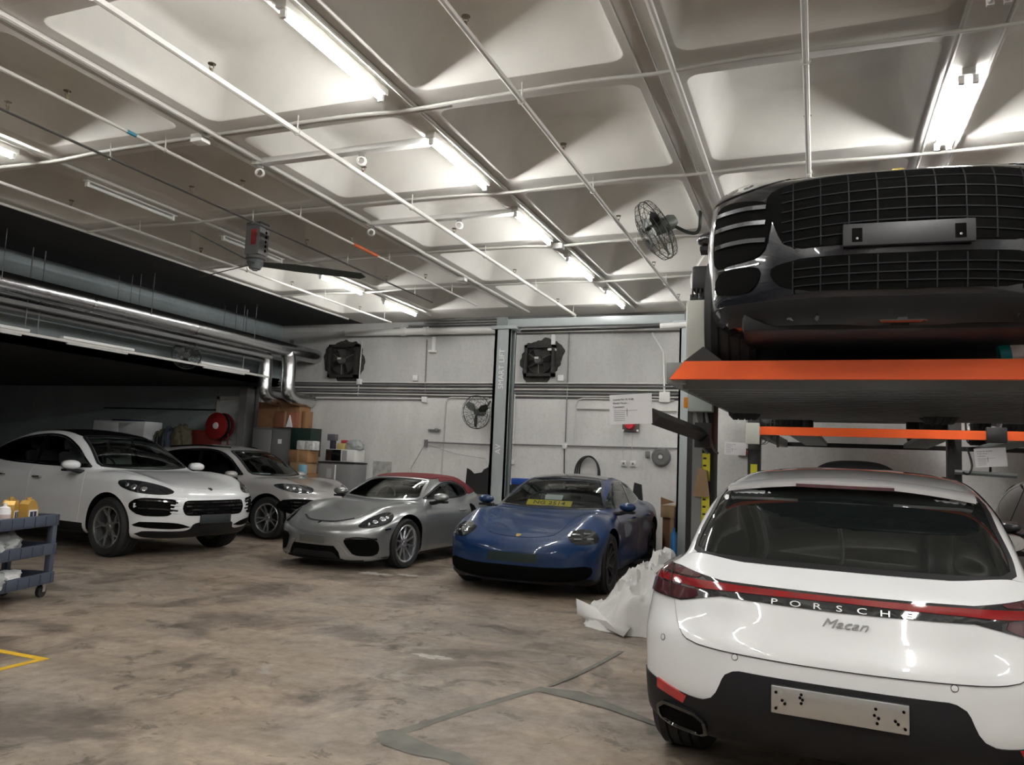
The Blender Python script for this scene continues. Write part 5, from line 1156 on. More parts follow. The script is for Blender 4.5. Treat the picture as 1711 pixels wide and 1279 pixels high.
def macan_sides(c, paint, cut, gside, gws, gr, dz=0):
    dlo = [(.70, 1.085, 1), (.2, 1.085), (-.6, 1.10), (-1.2, 1.14), (-1.60, 1.24), (-1.55, 1.33), (-1.15, 1.455), (-.5, 1.515), (-.05, 1.49), (.28, 1.37), (.55, 1.19)]
    ws = [(0, 1.515), (.40, 1.505), (.53, 1.48), (.60, 1.33), (.68, 1.14), (.66, 1.105), (.3, 1.075), (0, 1.07)]
    rw = [(0, 1.51-dz), (.42, 1.512-dz), (.575, 1.488-dz*.9), (.622, 1.33-dz*.5), (.665, 1.17), (.63, 1.115), (.35, 1.105), (0, 1.105)]
    car_windows(c, ws, rw, dlo, gws, gr, gside, cut, pillars=(((-.35, 1.10), (-.42, 1.50)),))
    M_ = c.paint
    fd = [(.78, .35, 1), (-.30, .35, 1), (-.30, .75), (-.34, 1.07, 1), (.62, 1.06, 1), (.80, .95), (.82, .65)]
    rd = [(-.33, .35, 1), (-.85, .36, 1), (-.98, .55), (-1.12, .78), (-1.15, 1.09, 1), (-.36, 1.07, 1), (-.32, .75)]
    for pl in (fd, rd): c.shell('door', 90, side(pl), M_, .002, .008, mirror=True)
    if c.p['bot'][2][1] < .3: c.shell('side_sill', 90, side([(.92, .25, 1), (-.92, .25, 1), (-.90, .36, 1), (.90, .36, 1)]), M_PLASTIC, .003, .01, smooth=False, mirror=True)
    handles(c, (-.12, -1.0), .93, M_)

def build_white_macan(loc, yaw):
    p = dict(SUV); p['roof'] = [(x, z-.045*max(0, min(1, (z-1.0)/.4))) for x, z in SUV['roof']]; c = Car('suv_car', p, M_WHITE, loc, yaw, 'white SUV seen from behind with full-width red taillight strip, nearest car', res=(120, 200, 52))
    macan_sides(c, M_WHITE, False, G_PRIV, G_PRIV, G_PRIV, .05)
    c.wheel_wells(M_VOID)
    # tailgate
    tg = sym([(0, 1.09), (.40, 1.09), (.66, 1.11), (.76, 1.04), (.735, .90), (.69, .78), (.60, .735), (.3, .725), (0, .722)])
    c.shell('tailgate', 180, tg, M_WHITE, .007, .02, step=.022)
    q = smooth_poly(tg); c.line('tailgate_gap', 180, q+[q[0]], M_GAP, .008, .0045, .006, smooth=False)
    # lower bumper
    lb = sym([(0, .655, 1), (.40, .655, 1), (.46, .63), (.56, .50), (.90, .54, 1), (.90, .30), (.86, .2, 1), (0, .25, 1)])
    lo = c.shell('lower_bumper', 180, lb, M_PLASTIC, .006, .012)[0]
    c.shell('rear_reflector', 180, [(.64, .495, 1), (.80, .53, 1), (.80, .485, 1), (.66, .455, 1)], M_RED, .009, .01, smooth=False, mirror=True)
    c.shell('exhaust_opening', 180, [(.56, .40), (.60, .425), (.76, .43), (.795, .40), (.79, .34), (.75, .315), (.60, .31), (.565, .335)], M_VOID, .010, .012, mirror=True)
    q = smooth_poly([(.56, .40), (.60, .425), (.76, .43), (.795, .40), (.79, .34), (.75, .315), (.60, .31), (.565, .335)])
    c.line('exhaust_tip', 180, q+[q[0]], M_GLOSSB, .018, .022, .03, mirror=True, smooth=False)
    # tail lights: black strip, red band, smoked clusters
    st = c.shell('taillight_strip', 180, sym([(0, 1.004, 1), (.50, 1.008, 1), (.60, 1.022), (.72, 1.044, 1), (.93, 1.044), (.95, 1.002), (.945, 0.937), (.91, 0.907, 1), (.70, 0.897, 1), (.60, 0.922), (.50, 0.945, 1), (0, 0.937, 1)]), M_LENS, .012, .02)[0]
    c.shell('red_light_band', 180, sym([(0, 0.994, 1), (.60, 0.998, 1), (.95, 1.004, 1), (.95, 0.974, 1), (.62, 0.967, 1), (.3, 0.972), (0, 0.975, 1)]), M_REDD, .0145, .004, smooth=False, parent=st)
    c.shell('taillight_cluster', 180, [(.60, 1.017), (.72, 1.038, 1), (.93, 1.038), (.94, 1.017), (.62, 1.006)], M_SMOKE, .0145, .004, mirror=True, parent=st)
    c.shell('taillight_cluster', 180, [(.62, 0.960, 1), (.93, 0.967, 1), (.93, 0.932), (.90, 0.914), (.70, 0.904), (.61, 0.932)], M_SMOKE, .0145, .004, mirror=True, parent=st)
    c.line('lamp_split', 180, [(.765, 1.042), (.755, 0.902)], M_GAP, .007, 0.0165, .01, mirror=True)
    for i, ch in enumerate('PORSCHE'):
        u = (i-3)*.088
        P, n = c.at(180, u, .952, .0145)
        rt = Vector((0, 0, 1)).cross(n).normalized(); M = Matrix((rt, n.cross(rt), n)).transposed().to_4x4(); M.translation = P
        me = text_mesh(ch, .036, .002); o = link('letter', me, M_LETTER, st); me.materials.clear(); me.materials.append(M_LETTER); o.matrix_local = M @ Matrix.Diagonal((1.7, 1, 1, 1))
    P, n = c.at(180, 0.02, .893, .0115)
    rt = Vector((0, 0, 1)).cross(n).normalized(); M = Matrix((rt, n.cross(rt), n)).transposed().to_4x4(); M.translation = P
    me = text_mesh('Macan', .052, .002, shear=.4); me.materials.clear(); o = link('model_lettering', me, mat('letter_grey', (.30, .30, .31), .3, .6), c.root); o.matrix_local = M @ Matrix.Diagonal((1.35, 1, 1, 1))
    pl, M = plate(c, 180, 0, .575, .52, .112, M_ALU, off=.016)
    screws(pl, M, [(-.24, .03), (-.24, -.035), (-.215, .0), (-.205, -.012), (-.14, .035), (-.145, .022), (-.135, .015), (-.14, .0), (.14, .025), (.135, .0), (.15, -.01), (.145, -.03), (.21, -.01), (.22, -.02), (.24, .03), (.245, -.035)])
    for u, z in ((-.42, .71), (.42, .71), (-.78, .72), (.78, .72)):
        P, n = c.at(180, u, z, .001); mb = MB(); M = Matrix.Translation(P) @ n.to_track_quat('Z', 'Y').to_matrix().to_4x4()
        mb.lathe([(0, .002), (.011, .002), (.013, 0)], 14, M); mb.build('parking_sensor', M_WHITE, c.root)
        mb = MB(); mb.tube([M @ Vector((.0135*math.cos(2*PI*k/16), .0135*math.sin(2*PI*k/16), .0)) for k in range(16)], .0015, 4, closed=True); mb.build('sensor_ring', M_GAP, c.root)
    # spoiler lip and brake lamp, wiper
    for sg in (1,):
        sp = MB(); N = 21
        for i in range(N):
            t = -1+2*i/(N-1); y = .56*t; x0 = -1.60+.05*t*t; z0 = 1.512-.05*t*t
            for (dx, dz) in ((.05, .0), (-.10, -.002), (-.215, -.022), (-.205, -.045), (-.10, -.045), (.02, -.03)): sp.v.append((x0+dx, y, z0+dz))
        for i in range(N-1):
            for k in range(6): k2 = (k+1) % 6; sp.f.append((i*6+k, i*6+k2, (i+1)*6+k2, (i+1)*6+k))
        sp.f.append(tuple(range(6))); sp.f.append(tuple((N-1)*6+k for k in range(5, -1, -1)))
        o = sp.build('roof_spoiler', M_WHITE, c.root, smooth=50)
        b = MB(); b.box((-1.815, -.22, 1.458), (-1.795, .22, 1.473)); b.build('brake_lamp', M_SMOKE, o)
    # roof hump (raised sunroof edge)
    h = MB(); N = 25
    for i in range(N):
        t = -1+2*i/(N-1); y = .27*t; k = (1-abs(t)**4)
        for (dx, dz) in ((.05, -.03), (-.02, .012+.055*k), (-.10, .012+.065*k), (-.2, .01+.03*k), (-.26, -.03)): h.v.append((-.05+dx, y, 1.55+dz-.02*t*t))
    for i in range(N-1):
        for k in range(5): k2 = (k+1) % 5; h.f.append((i*5+k, i*5+k2, (i+1)*5+k2, (i+1)*5+k))
    h.f.append(tuple(range(5))); h.f.append(tuple((N-1)*5+k for k in range(4, -1, -1)))
    h.build('sunroof_panel', mat('sunroof_grey', (.10, .10, .105), .35, coat=.3), c.root, smooth=60)
    mirrors(c, .62, 1.03, 1.10, M_WHITE)
    wp = wheel_proto(.365, .275, .25, '5twin', M_RIM_S); c.wheels(wp, (.80, .81)); drop_proto(wp)
    c.shell('wheel_arch_trim', 90, side([(q[0]-1.40, q[1]) for q in [(.425*math.cos(a), .38+.425*math.sin(a)) for a in np.linspace(-.35, PI+.35, 20)]+[(.395*math.cos(a), .38+.395*math.sin(a)) for a in np.linspace(PI+.35, -.35, 20)]]), M_PLASTIC, .004, .02, smooth=False, mirror=True) if False else None
    c.finish_body()
    return c

def build_grey_macan(loc, yaw):
    c = Car('suv_car', dict(SUV), M_GREYP, loc, yaw, 'pearl grey SUV parked behind the white coupe SUV, silver twin-spoke wheels')
    macan_sides(c, M_GREYP, True, G_TINT, G_CLEAR, G_PRIV)
    c.wheel_wells(M_VOID)
    macan_front(c, M_GREYP)
    cabin(c, .85, 1.10, .62, -.25, 1.0, M_SEATD)
    mirrors(c, .62, 1.03, 1.09, M_GREYP)
    b = MB(); b.box((.62, -.45, 1.10), (.80, -.15, 1.115)); b.build('dashboard_paper', M_PAPER, c.root)
    c.line('roof_rail', 90, side([(.0, 1.555), (-.6, 1.575), (-1.3, 1.53)]), M_GLOSSB, .03, .02, .03, mirror=True)
    wp = wheel_proto(.365, .26, .255, '5twin', M_RIM_S); c.wheels(wp, (.80, .81)); drop_proto(wp)
    c.finish_body(); return c

def macan_front(c, paint, dark=False):
    hd = sym([(0, .80), (.45, .80), (.66, .88)])
    c.shell('hood', 'T', [(1.0, .60), (1.3, .70), (1.75, .66), (2.05, .52), (2.16, .25), (2.18, 0), (2.16, -.25), (2.05, -.52), (1.75, -.66), (1.3, -.70), (1.0, -.60), (1.02, 0)], paint, .003, .01)
    headlight(c, 38, (1.86, .74), [(-.30, .90), (-.20, .935), (.02, .965), (.22, .97), (.34, .945), (.30, .90), (.10, .84), (-.12, .82), (-.27, .845)], [(-.05, .885, .035), (.05, .90, .032), (.15, .915, .03)])
    gr = sym([(0, .715, 1), (.42, .715, 1), (.56, .70), (.60, .62), (.54, .50), (.45, .455, 1), (0, .44, 1)])
    g = c.shell('front_grille', 0, gr, M_VOID, .008, .016)[0]
    for z in (.47, .515, .56, .605, .65, .69):
        w_ = .50 if z < .5 else .57
        c.line('grille_slat', 0, [(-w_, z), (0, z), (w_, z)], M_PLASTIC, .012, .012, .012, parent=g)
    for u in (-.45, -.3, -.15, 0, .15, .3, .45): c.line('grille_rib', 0, [(u, .455), (u, .71)], M_PLASTIC, .01, .010, .012, parent=g)
    sd = [(.62, .70), (.88, .72), (.93, .66), (.92, .52), (.84, .45), (.66, .47), (.64, .58)]
    k = c.shell('side_intake', 0, sd, M_VOID, .008, .016, mirror=True)
    for z, t in ((.66, .02), (.60, .02), (.54, .02)): c.line('intake_blade', 0, [(.64, z), (.78, z+.005), (.91, z+.01)], M_GLOSSB if not dark else paint, t, .016, .02, mirror=True)
    c.shell('front_lip', 0, sym([(0, .40, 1), (.5, .41), (.80, .40), (.90, .38), (.88, .30), (.6, .25), (0, .24, 1)]), M_PLASTIC, .006, .014)
    badge(c, 0, 0, .845, 1.)

def build_black_macan(loc, yaw, pitch):
    B = dict(SUV); B['hood'] = [(x, z+(.055 if x > .8 else .03)) for x, z in SUV['hood']]; B['bot'] = [(-2.45, .42), (-2.1, .28), (-1.2, .20), (1.2, .20), (2.0, .16), (2.4, .17)]
    B['front'] = [(.08, 2.12), (.17, 2.27), (.3, 2.34), (.6, 2.36), (.75, 2.35), (.86, 2.30), (.96, 2.15), (1.08, 1.9)]
    c = Car('suv_car', B, M_BLACKP, loc, yaw, 'glossy black SUV raised on the orange lift platform, nose towards the viewer', res=(100, 150, 36))
    c.root.rotation_mode = 'XYZ'; c.root.rotation_euler = (0, pitch, yaw)
    macan_sides(c, M_BLACKP, False, G_PRIV, G_PRIV, G_PRIV)
    c.wheel_wells(M_VOID)
    c.shell('hood', 'T', [(1.0, .60), (1.3, .70), (1.75, .66), (2.03, .52), (2.10, .25), (2.11, 0), (2.10, -.25), (2.03, -.52), (1.75, -.66), (1.3, -.70), (1.0, -.60), (1.02, 0)], M_BLACKP, .003, .01)
    hl = headlight(c, 38, (1.86, .74), [(-.32, .94), (-.20, .985), (.02, 1.015), (.22, 1.02), (.36, .99), (.31, .94), (.10, .895), (-.12, .88), (-.27, .895)], [(-.12, .935, .03), (.0, .945, .032), (.11, .96, .03)])
    gr = sym([(0, .855, 1), (.30, .855), (.50, .84), (.60, .79), (.57, .64), (.52, .53), (.44, .50, 1), (0, .495, 1)])
    g = c.shell('front_grille', 0, gr, M_VOID, .008, .016)[0]
    c.shell('lower_grille', 0, sym([(0, .445, 1), (.45, .45, 1), (.58, .42), (.54, .33), (.4, .29, 1), (0, .28, 1)]), M_VOID, .008, .016)
    mg = mat('grille_bar_dark', (.014, .0145, .016), .6, spec=.2)
    for z in (.55, .60, .65, .70, .75, .80): c.line('grille_slat', 0, [(-.53, z-.01), (0, z), (.53, z-.01)], mg, .005, .014, .012, parent=g)
    for z in (.32, .36, .40): c.line('grille_slat', 0, [(-.48, z), (0, z), (.48, z)], mg, .005, .014, .012, parent=g)
    for u in (-.48, -.36, -.24, -.12, 0, .12, .24, .36, .48):
        c.line('grille_rib', 0, [(u, .505), (u, .845)], mg, .006, .013, .012, parent=g); c.line('grille_rib', 0, [(u, .285), (u, .44)], mg, .006, .013, .012, parent=g)
    c.shell('side_intake', 25, azp(25, 2.12, .74, [(-.19, .74), (-.07, .80), (.13, .83), (.17, .74), (.17, .52), (.06, .49), (-.13, .50), (-.18, .60)]), M_VOID, .008, .016, mirror=True)
    for z in (.76, .68, .59): c.line('intake_blade', 25, azp(25, 2.12, .74, [(-.17, z-.02), (-.04, z), (.15, z+.015)]), M_BLACKP, .022, .018, .022, mirror=True)
    c.line('lamp_strip', 25, azp(25, 2.12, .74, [(-.13, .46), (.01, .465), (.14, .48)]), M_CHROME, .007, .006, .008, mirror=True)
    c.shell('fog_opening', 25, azp(25, 2.12, .74, [(-.12, .44), (.13, .46), (.15, .36), (-.07, .33)]), M_VOID, .008, .016, mirror=True)
    c.shell('front_lip', 0, sym([(0, .255, 1), (.5, .265), (.80, .285), (.90, .29), (.88, .21), (.6, .17), (0, .16, 1)]), M_PLASTIC, .006, .014)
    pl, M = plate(c, 0, 0, .53, .54, .105, mat('plate_holder', (.02, .021, .024), .45), 'plate_holder', off=.022)
    for sx in (-1, 1):
        b = MB(); b.box((sx*.21-.022, -.035, .004), (sx*.21+.022, .03, .0075), M); b.build('holder_slot', M_VOID, pl)
        b = MB(); b.lathe([(0, .004), (.006, .003), (.007, -.004)], 8, M @ Matrix.Translation((sx*.21, -.02, .009))); b.build('holder_screw', M_CHROME, pl)
    badge(c, 0, 0, .925, .95)
    u_ = MB(); u_.box((-2.0, -.72, .135), (2.12, .72, .26), bev=.03); u_.build('undertray', M_PLASTIC, c.root)
    mirrors(c, .62, 1.03, 1.10, M_BLACKP)
    wp = wheel_proto(.365, .275, .25, '5twin', M_RIM_D); c.wheels(wp, (.80, .81)); drop_proto(wp)
    c.finish_body(); return c

CAY = dict(W=.99, axles=(1.4475, -1.4475), wr=.385, flare=.02, flz=.62, yf=.76, fw=.18, drop=.05, fbow=.42, fpow=2.8, rbow=.34, rpow=3., crown=.045, tumble=.40, belt=1.10,
  plan=[(-2.6, .82), (-2.3, .91), (-1.8, .965), (-1.4, .975), (-.5, .955), (.5, .96), (1.4, .97), (2.05, .93), (2.45, .84)],
  sec=[(.1, .14), (.24, .07), (.36, .02), (.55, .012), (.76, 0), (.9, .012), (1.05, .045), (1.15, .09), (1.35, .2)],
  hood=[(-2.6, 1.05), (-2.1, 1.12), (-1.4, 1.13), (-.6, 1.11), (.2, 1.08), (.95, 1.105), (1.25, 1.09), (1.7, 1.03), (2.1, .945), (2.3, .88), (2.45, .80)],
  fender=[(.5, 0), (.95, .005), (1.35, .04), (1.8, .06), (2.1, .045), (2.35, 0)],
  bot=[(-2.6, .45), (-2.2, .30), (-1.2, .25), (1.2, .25), (2.05, .26), (2.45, .33)],
  front=[(.15, 2.05), (.32, 2.28), (.48, 2.36), (.65, 2.385), (.78, 2.365), (.88, 2.30), (1.0, 2.12), (1.15, 1.85)],
  rear=[(.2, -2.25), (.4, -2.48), (.6, -2.55), (.8, -2.53), (.95, -2.47), (1.1, -2.40), (1.3, -2.2)],
  roof=[(2.45, .2), (1.55, .76), (1.08, 1.06), (.6, 1.37), (.25, 1.555), (-.05, 1.635), (-.45, 1.67), (-.9, 1.65), (-1.4, 1.54), (-1.9, 1.33), (-2.25, 1.13), (-2.5, .9)],
  gw=[(-2.6, .58), (-2.1, .74), (-1.5, .81), (-.5, .85), (.5, .835), (1.05, .80), (1.55, .7)])
def build_cayenne(loc, yaw):
    c = Car('coupe_suv_car', dict(CAY), M_WHITE, loc, yaw, 'white coupe SUV at far left with black roof panel and dark alloy wheels', res=(110, 140, 34))
    dlo = [(.78, 1.135, 1), (.2, 1.135), (-.6, 1.145), (-1.3, 1.17), (-1.75, 1.235), (-1.60, 1.34), (-1.15, 1.485), (-.55, 1.565), (-.1, 1.545), (.28, 1.42), (.58, 1.25)]
    ws = [(0, 1.575), (.42, 1.565), (.55, 1.535), (.62, 1.38), (.70, 1.19), (.68, 1.155), (.3, 1.125), (0, 1.12)]
    rw = [(0, 1.50), (.40, 1.48), (.52, 1.44), (.60, 1.30), (.60, 1.20), (.3, 1.17), (0, 1.17)]
    car_windows(c, ws, rw, dlo, G_CLEAR, G_PRIV, G_TINT, True, pillars=(((-.42, 1.14), (-.48, 1.55)),))
    fd = [(.82, .40, 1), (-.36, .40, 1), (-.36, .8), (-.40, 1.12, 1), (.70, 1.11, 1), (.86, 1.0), (.87, .7)]
    rd = [(-.39, .40, 1), (-.88, .41, 1), (-1.0, .58), (-1.16, .82), (-1.2, 1.15, 1), (-.42, 1.12, 1), (-.38, .8)]
    for pl in (fd, rd): c.shell('door', 90, side(pl), M_WHITE, .002, .008, mirror=True)
    c.shell('side_sill', 90, side([(.95, .27, 1), (-.95, .27, 1), (-.93, .40, 1), (.93, .40, 1)]), M_PLASTIC, .003, .01, smooth=False, mirror=True)
    handles(c, (-.18, -1.05), .96, M_CHROME)
    c.shell('roof_panel', 'T', [(.18, .50), (-.2, .545), (-.9, .55), (-1.4, .52), (-1.45, 0), (-1.4, -.52), (-.9, -.55), (-.2, -.545), (.18, -.50), (.24, 0)], M_GLOSSB, .003, .01)
    c.shell('hood', 'T', [(1.08, .62), (1.4, .72), (1.85, .68), (2.12, .52), (2.22, .25), (2.24, 0), (2.22, -.25), (2.12, -.52), (1.85, -.68), (1.4, -.72), (1.08, -.62), (1.10, 0)], M_WHITE, .003, .01)
    headlight(c, 38, (1.92, .77), [(-.34, .87), (-.24, .925), (0, .985), (.22, 1.005), (.33, .985), (.30, .92), (.12, .86), (-.12, .835), (-.28, .84)], [(.14, .925, .04), (.02, .905, .04), (.22, .945, .028)])
    g = c.shell('front_grille', 0, sym([(0, .765, 1), (.40, .765, 1), (.47, .75), (.50, .66), (.46, .585), (.40, .57, 1), (0, .56, 1)]), M_VOID, .008, .016)[0]
    for z in (.60, .645, .69, .735): c.line('grille_slat', 0, [(-.46, z), (0, z), (.46, z)], M_GLOSSB, .016, .014, .016, parent=g)
    sd = [(.58, .765), (.70, .785), (.90, .79), (.95, .74), (.94, .62), (.88, .57), (.66, .57), (.62, .62), (.60, .68)]
    c.shell('side_intake', 0, sd, M_VOID, .008, .016, mirror=True)
    for z in (.755, .655): c.line('intake_blade', 0, [(.56, z-.02), (.72, z), (.92, z+.01)], M_GLOSSB, .018, .016, .02, mirror=True)
    for z in (.70, .655, .61): c.line('intake_fin', 0, [(.545, z), (.60, z+.004), (.64, z+.008)], M_WHITE, .016, .014, .018, mirror=True)
    c.shell('lower_intake', 0, [(.36, .42, 1), (.56, .475), (.90, .49), (.93, .45), (.86, .42), (.55, .40)], M_VOID, .008, .016, mirror=True)
    c.shell('front_lip', 0, sym([(0, .475, 1), (.30, .465), (.40, .37), (.86, .37), (.84, .30), (.5, .27), (0, .27, 1)]), M_PLASTIC, .006, .014)
    pl, M = plate(c, 0, 0, .52, .50, .115, mat('plate_dark', (.03, .035, .04), .35), off=.014)
    screws(pl, M, [(-.2, .03), (-.2, -.03), (-.17, 0), (.17, .03), (.2, -.03), (.2, .02), (.14, 0)], m=M_CHROME)
    badge(c, 0, 0, .90, .95, mat('badge_dark', (.05, .05, .06), .3, .7))
    cabin(c, .95, 1.15, .65, -.25, 1.05, M_SEATL)
    mirrors(c, .70, 1.08, 1.16, M_WHITE, 1.08)
    wp = wheel_proto(.385, .28, .27, '5y', M_RIM_G); c.wheels(wp, (.83, .84)); drop_proto(wp)
    c.wheel_wells(M_VOID); c.finish_body(); return c

BOX = dict(W=.90, axles=(1.242, -1.242), wr=.335, flare=.03, flz=.55, yf=.66, fw=.17, drop=.05, fbow=.42, fpow=2.6, rbow=.30, rpow=3., crown=.04, tumble=.40, belt=.88, za=.52, kg=.10, kb=.04,
  plan=[(-2.3, .74), (-2.0, .83), (-1.6, .88), (-1.2, .895), (-.4, .865), (.4, .86), (1.2, .885), (1.8, .84), (2.2, .76)],
  sec=[(.05, .14), (.15, .06), (.25, .02), (.4, .02), (.58, 0), (.7, .01), (.82, .04), (.92, .09), (1.1, .2)],
  hood=[(-2.3, .80), (-2.0, .90), (-1.5, .94), (-.9, .92), (-.3, .86), (.4, .86), (.85, .865), (1.2, .815), (1.6, .735), (1.9, .66), (2.1, .59), (2.25, .52)],
  fender=[(-2.0, 0), (-1.4, .02), (-.6, 0), (.4, 0), (.8, .01), (1.15, .05), (1.5, .085), (1.8, .06), (2.05, .01), (2.2, 0)],
  bot=[(-2.3, .40), (-2.0, .22), (-1.2, .15), (1.2, .14), (1.9, .13), (2.25, .13)],
  front=[(.05, 2.05), (.13, 2.17), (.25, 2.17), (.4, 2.19), (.5, 2.185), (.58, 2.14), (.68, 1.98), (.8, 1.75)],
  rear=[(.15, -1.95), (.35, -2.15), (.5, -2.23), (.7, -2.23), (.82, -2.2), (.95, -2.1)],
  roof=[(2.3, .1), (1.3, .60), (.85, .86), (.45, 1.10), (.15, 1.225), (-.15, 1.27), (-.5, 1.265), (-.85, 1.17), (-1.15, 1.03), (-1.45, .92), (-1.8, .75)],
  gw=[(-1.8, .5), (-1.2, .66), (-.6, .73), (.1, .75), (.8, .74), (1.3, .65)])
def build_boxster(loc, yaw):
    M_RT = mat('fabric_red', (.13, .013, .016), .85, bump=.15, bscale=300)
    c = Car('convertible_car', dict(BOX), M_SILVER, loc, yaw, 'silver two-seat convertible with dark red fabric roof', res=(110, 140, 34))
    dlo = [(.62, .925, 1), (.1, .925), (-.35, .935), (-.66, .985), (-.60, 1.07), (-.30, 1.15), (-.02, 1.15), (.22, 1.09), (.45, 1.0)]
    ws = [(0, 1.20), (.38, 1.19), (.52, 1.165), (.59, 1.06), (.66, .945), (.64, .915), (.3, .89), (0, .885)]
    rw = [(0, 1.13), (.28, 1.125), (.38, 1.10), (.40, 1.03), (.2, 1.01), (0, 1.01)]
    car_windows(c, ws, rw, dlo, G_CLEAR, G_PRIV, G_CLEAR, True, frame=False)
    q = smooth_poly(sym(ws)); c.line('windshield_frame', 0, q+[q[0]], M_SILVER, .045, .012, .02, smooth=False)
    q = smooth_poly(side(dlo)); c.line('window_trim', 90, q+[q[0]], M_PLASTIC, .022, .0045, .008, mirror=True, smooth=False)
    # red soft top shell over roof
    c.shell('soft_top', 'T', [(.13, .48), (-.1, .56), (-.45, .60), (-.72, .64), (-.95, .58), (-1.22, .40), (-1.30, 0), (-1.22, -.40), (-.95, -.58), (-.72, -.64), (-.45, -.60), (-.1, -.56), (.13, -.48), (.19, 0)], M_RT, .010, .02)
    c.shell('soft_top_side', 90, side([(.05, 1.17), (-.30, 1.175), (-.62, 1.085), (-.70, .985), (-.86, .98), (-1.02, 1.03), (-.80, 1.16), (-.5, 1.225), (-.1, 1.235)]), M_RT, .010, .02, mirror=True)
    fd = [(.72, .22, 1), (-.42, .22, 1), (-.44, .6), (-.50, .90, 1), (.58, .905, 1), (.74, .8), (.76, .5)]
    c.shell('door', 90, side(fd), M_SILVER, .002, .008, mirror=True)
    c.shell('side_air_intake', 90, side([(-.56, .80), (-.66, .80), (-.80, .52), (-.78, .42), (-.66, .48), (-.58, .62)]), M_VOID, .008, .016, mirror=True)
    c.shell('side_skirt', 90, side([(.85, .13, 1), (-.85, .14, 1), (-.85, .20, 1), (.85, .19, 1)]), M_PLASTIC, .004, .012, smooth=False, mirror=True)
    handles(c, (-.30,), .74, M_SILVER)
    c.shell('hood', 'T', [(.93, .56), (1.2, .56), (1.6, .50), (1.86, .40), (1.98, .22), (2.0, 0), (1.98, -.22), (1.86, -.40), (1.6, -.50), (1.2, -.56), (.93, -.56), (.98, 0)], M_SILVER, .003, .01)
    hp = [(2.03, 0), (2.01, .22), (1.88, .43)]
    c.line('hood_gap', 'T', [(1.86, -.42), (1.985, -.23), (2.01, 0), (1.985, .23), (1.86, .42)], M_GAP, .024, .007, .012)
    headlight(c, 38, (1.70, .64), [(-.21, .575), (-.22, .60), (-.10, .675), (.08, .745), (.20, .76), (.25, .72), (.20, .64), (.06, .59), (-.08, .57)], [(.10, .68, .045), (.0, .645, .04), (.16, .70, .028), (-.08, .615, .02)])
    # bumper
    c.shell('front_splitter', 0, sym([(0, .245, 1), (.30, .245), (.40, .17), (.56, .17), (.84, .185), (.86, .15), (.6, .125), (0, .12, 1)]), M_PLASTIC, .010, .02)
    c.shell('centre_intake', 0, sym([(0, .325, 1), (.34, .325, 1), (.40, .30), (.43, .19), (.40, .165, 1), (0, .155, 1)]), M_VOID, .008, .016)
    c.shell('centre_frame', 0, [(.30, .37), (.40, .365), (.47, .28), (.56, .205), (.80, .20), (.80, .175), (.46, .165), (.40, .25), (.34, .325)], M_SILVER, .014, .02, mirror=True)
    c.shell('corner_intake', 0, [(.46, .405), (.56, .425), (.74, .425), (.80, .40), (.81, .28), (.77, .215), (.60, .215), (.53, .27)], M_VOID, .008, .016, mirror=True)
    c.line('light_bar', 0, [(.48, .425), (.62, .445), (.80, .43)], M_GLOSSB, .022, .012, .02, mirror=True)
    c.line('side_marker', 62, azp(62, 1.68, .82, [(-.05, .55), (.05, .56)]), M_CHROME, .02, .006, .01, mirror=True)
    pl, M = plate(c, 0, 0, .405, .40, .10, mat('plate_grey', (.20, .21, .20), .3, .6), off=.02)
    badge(c, 'T', 2.055, 0, .9, M_CHROME)
    cabin(c, .75, .91, .56, -.32, .78, M_SEATB, rear=False, side_=-1, wheelm=M_SEATB)
    for sy in (.3, -.3):
        b = MB(); b.tube(bez([(-.62, sy-.14, .85), (-.60, sy-.12, 1.08), (-.60, sy, 1.12), (-.60, sy+.12, 1.08), (-.62, sy+.14, .85)]), .018, 8); b.build('roll_hoop', M_CHROME, c.root)
    mirrors(c, .50, .98, .955, M_SILVER, 1.0)
    wp = wheel_proto(.335, .25, .255, '10', M_RIM_S); c.wheels(wp, (.755, .765)); drop_proto(wp)
    c.wheel_wells(M_VOID, w=.32); c.finish_body(); return c

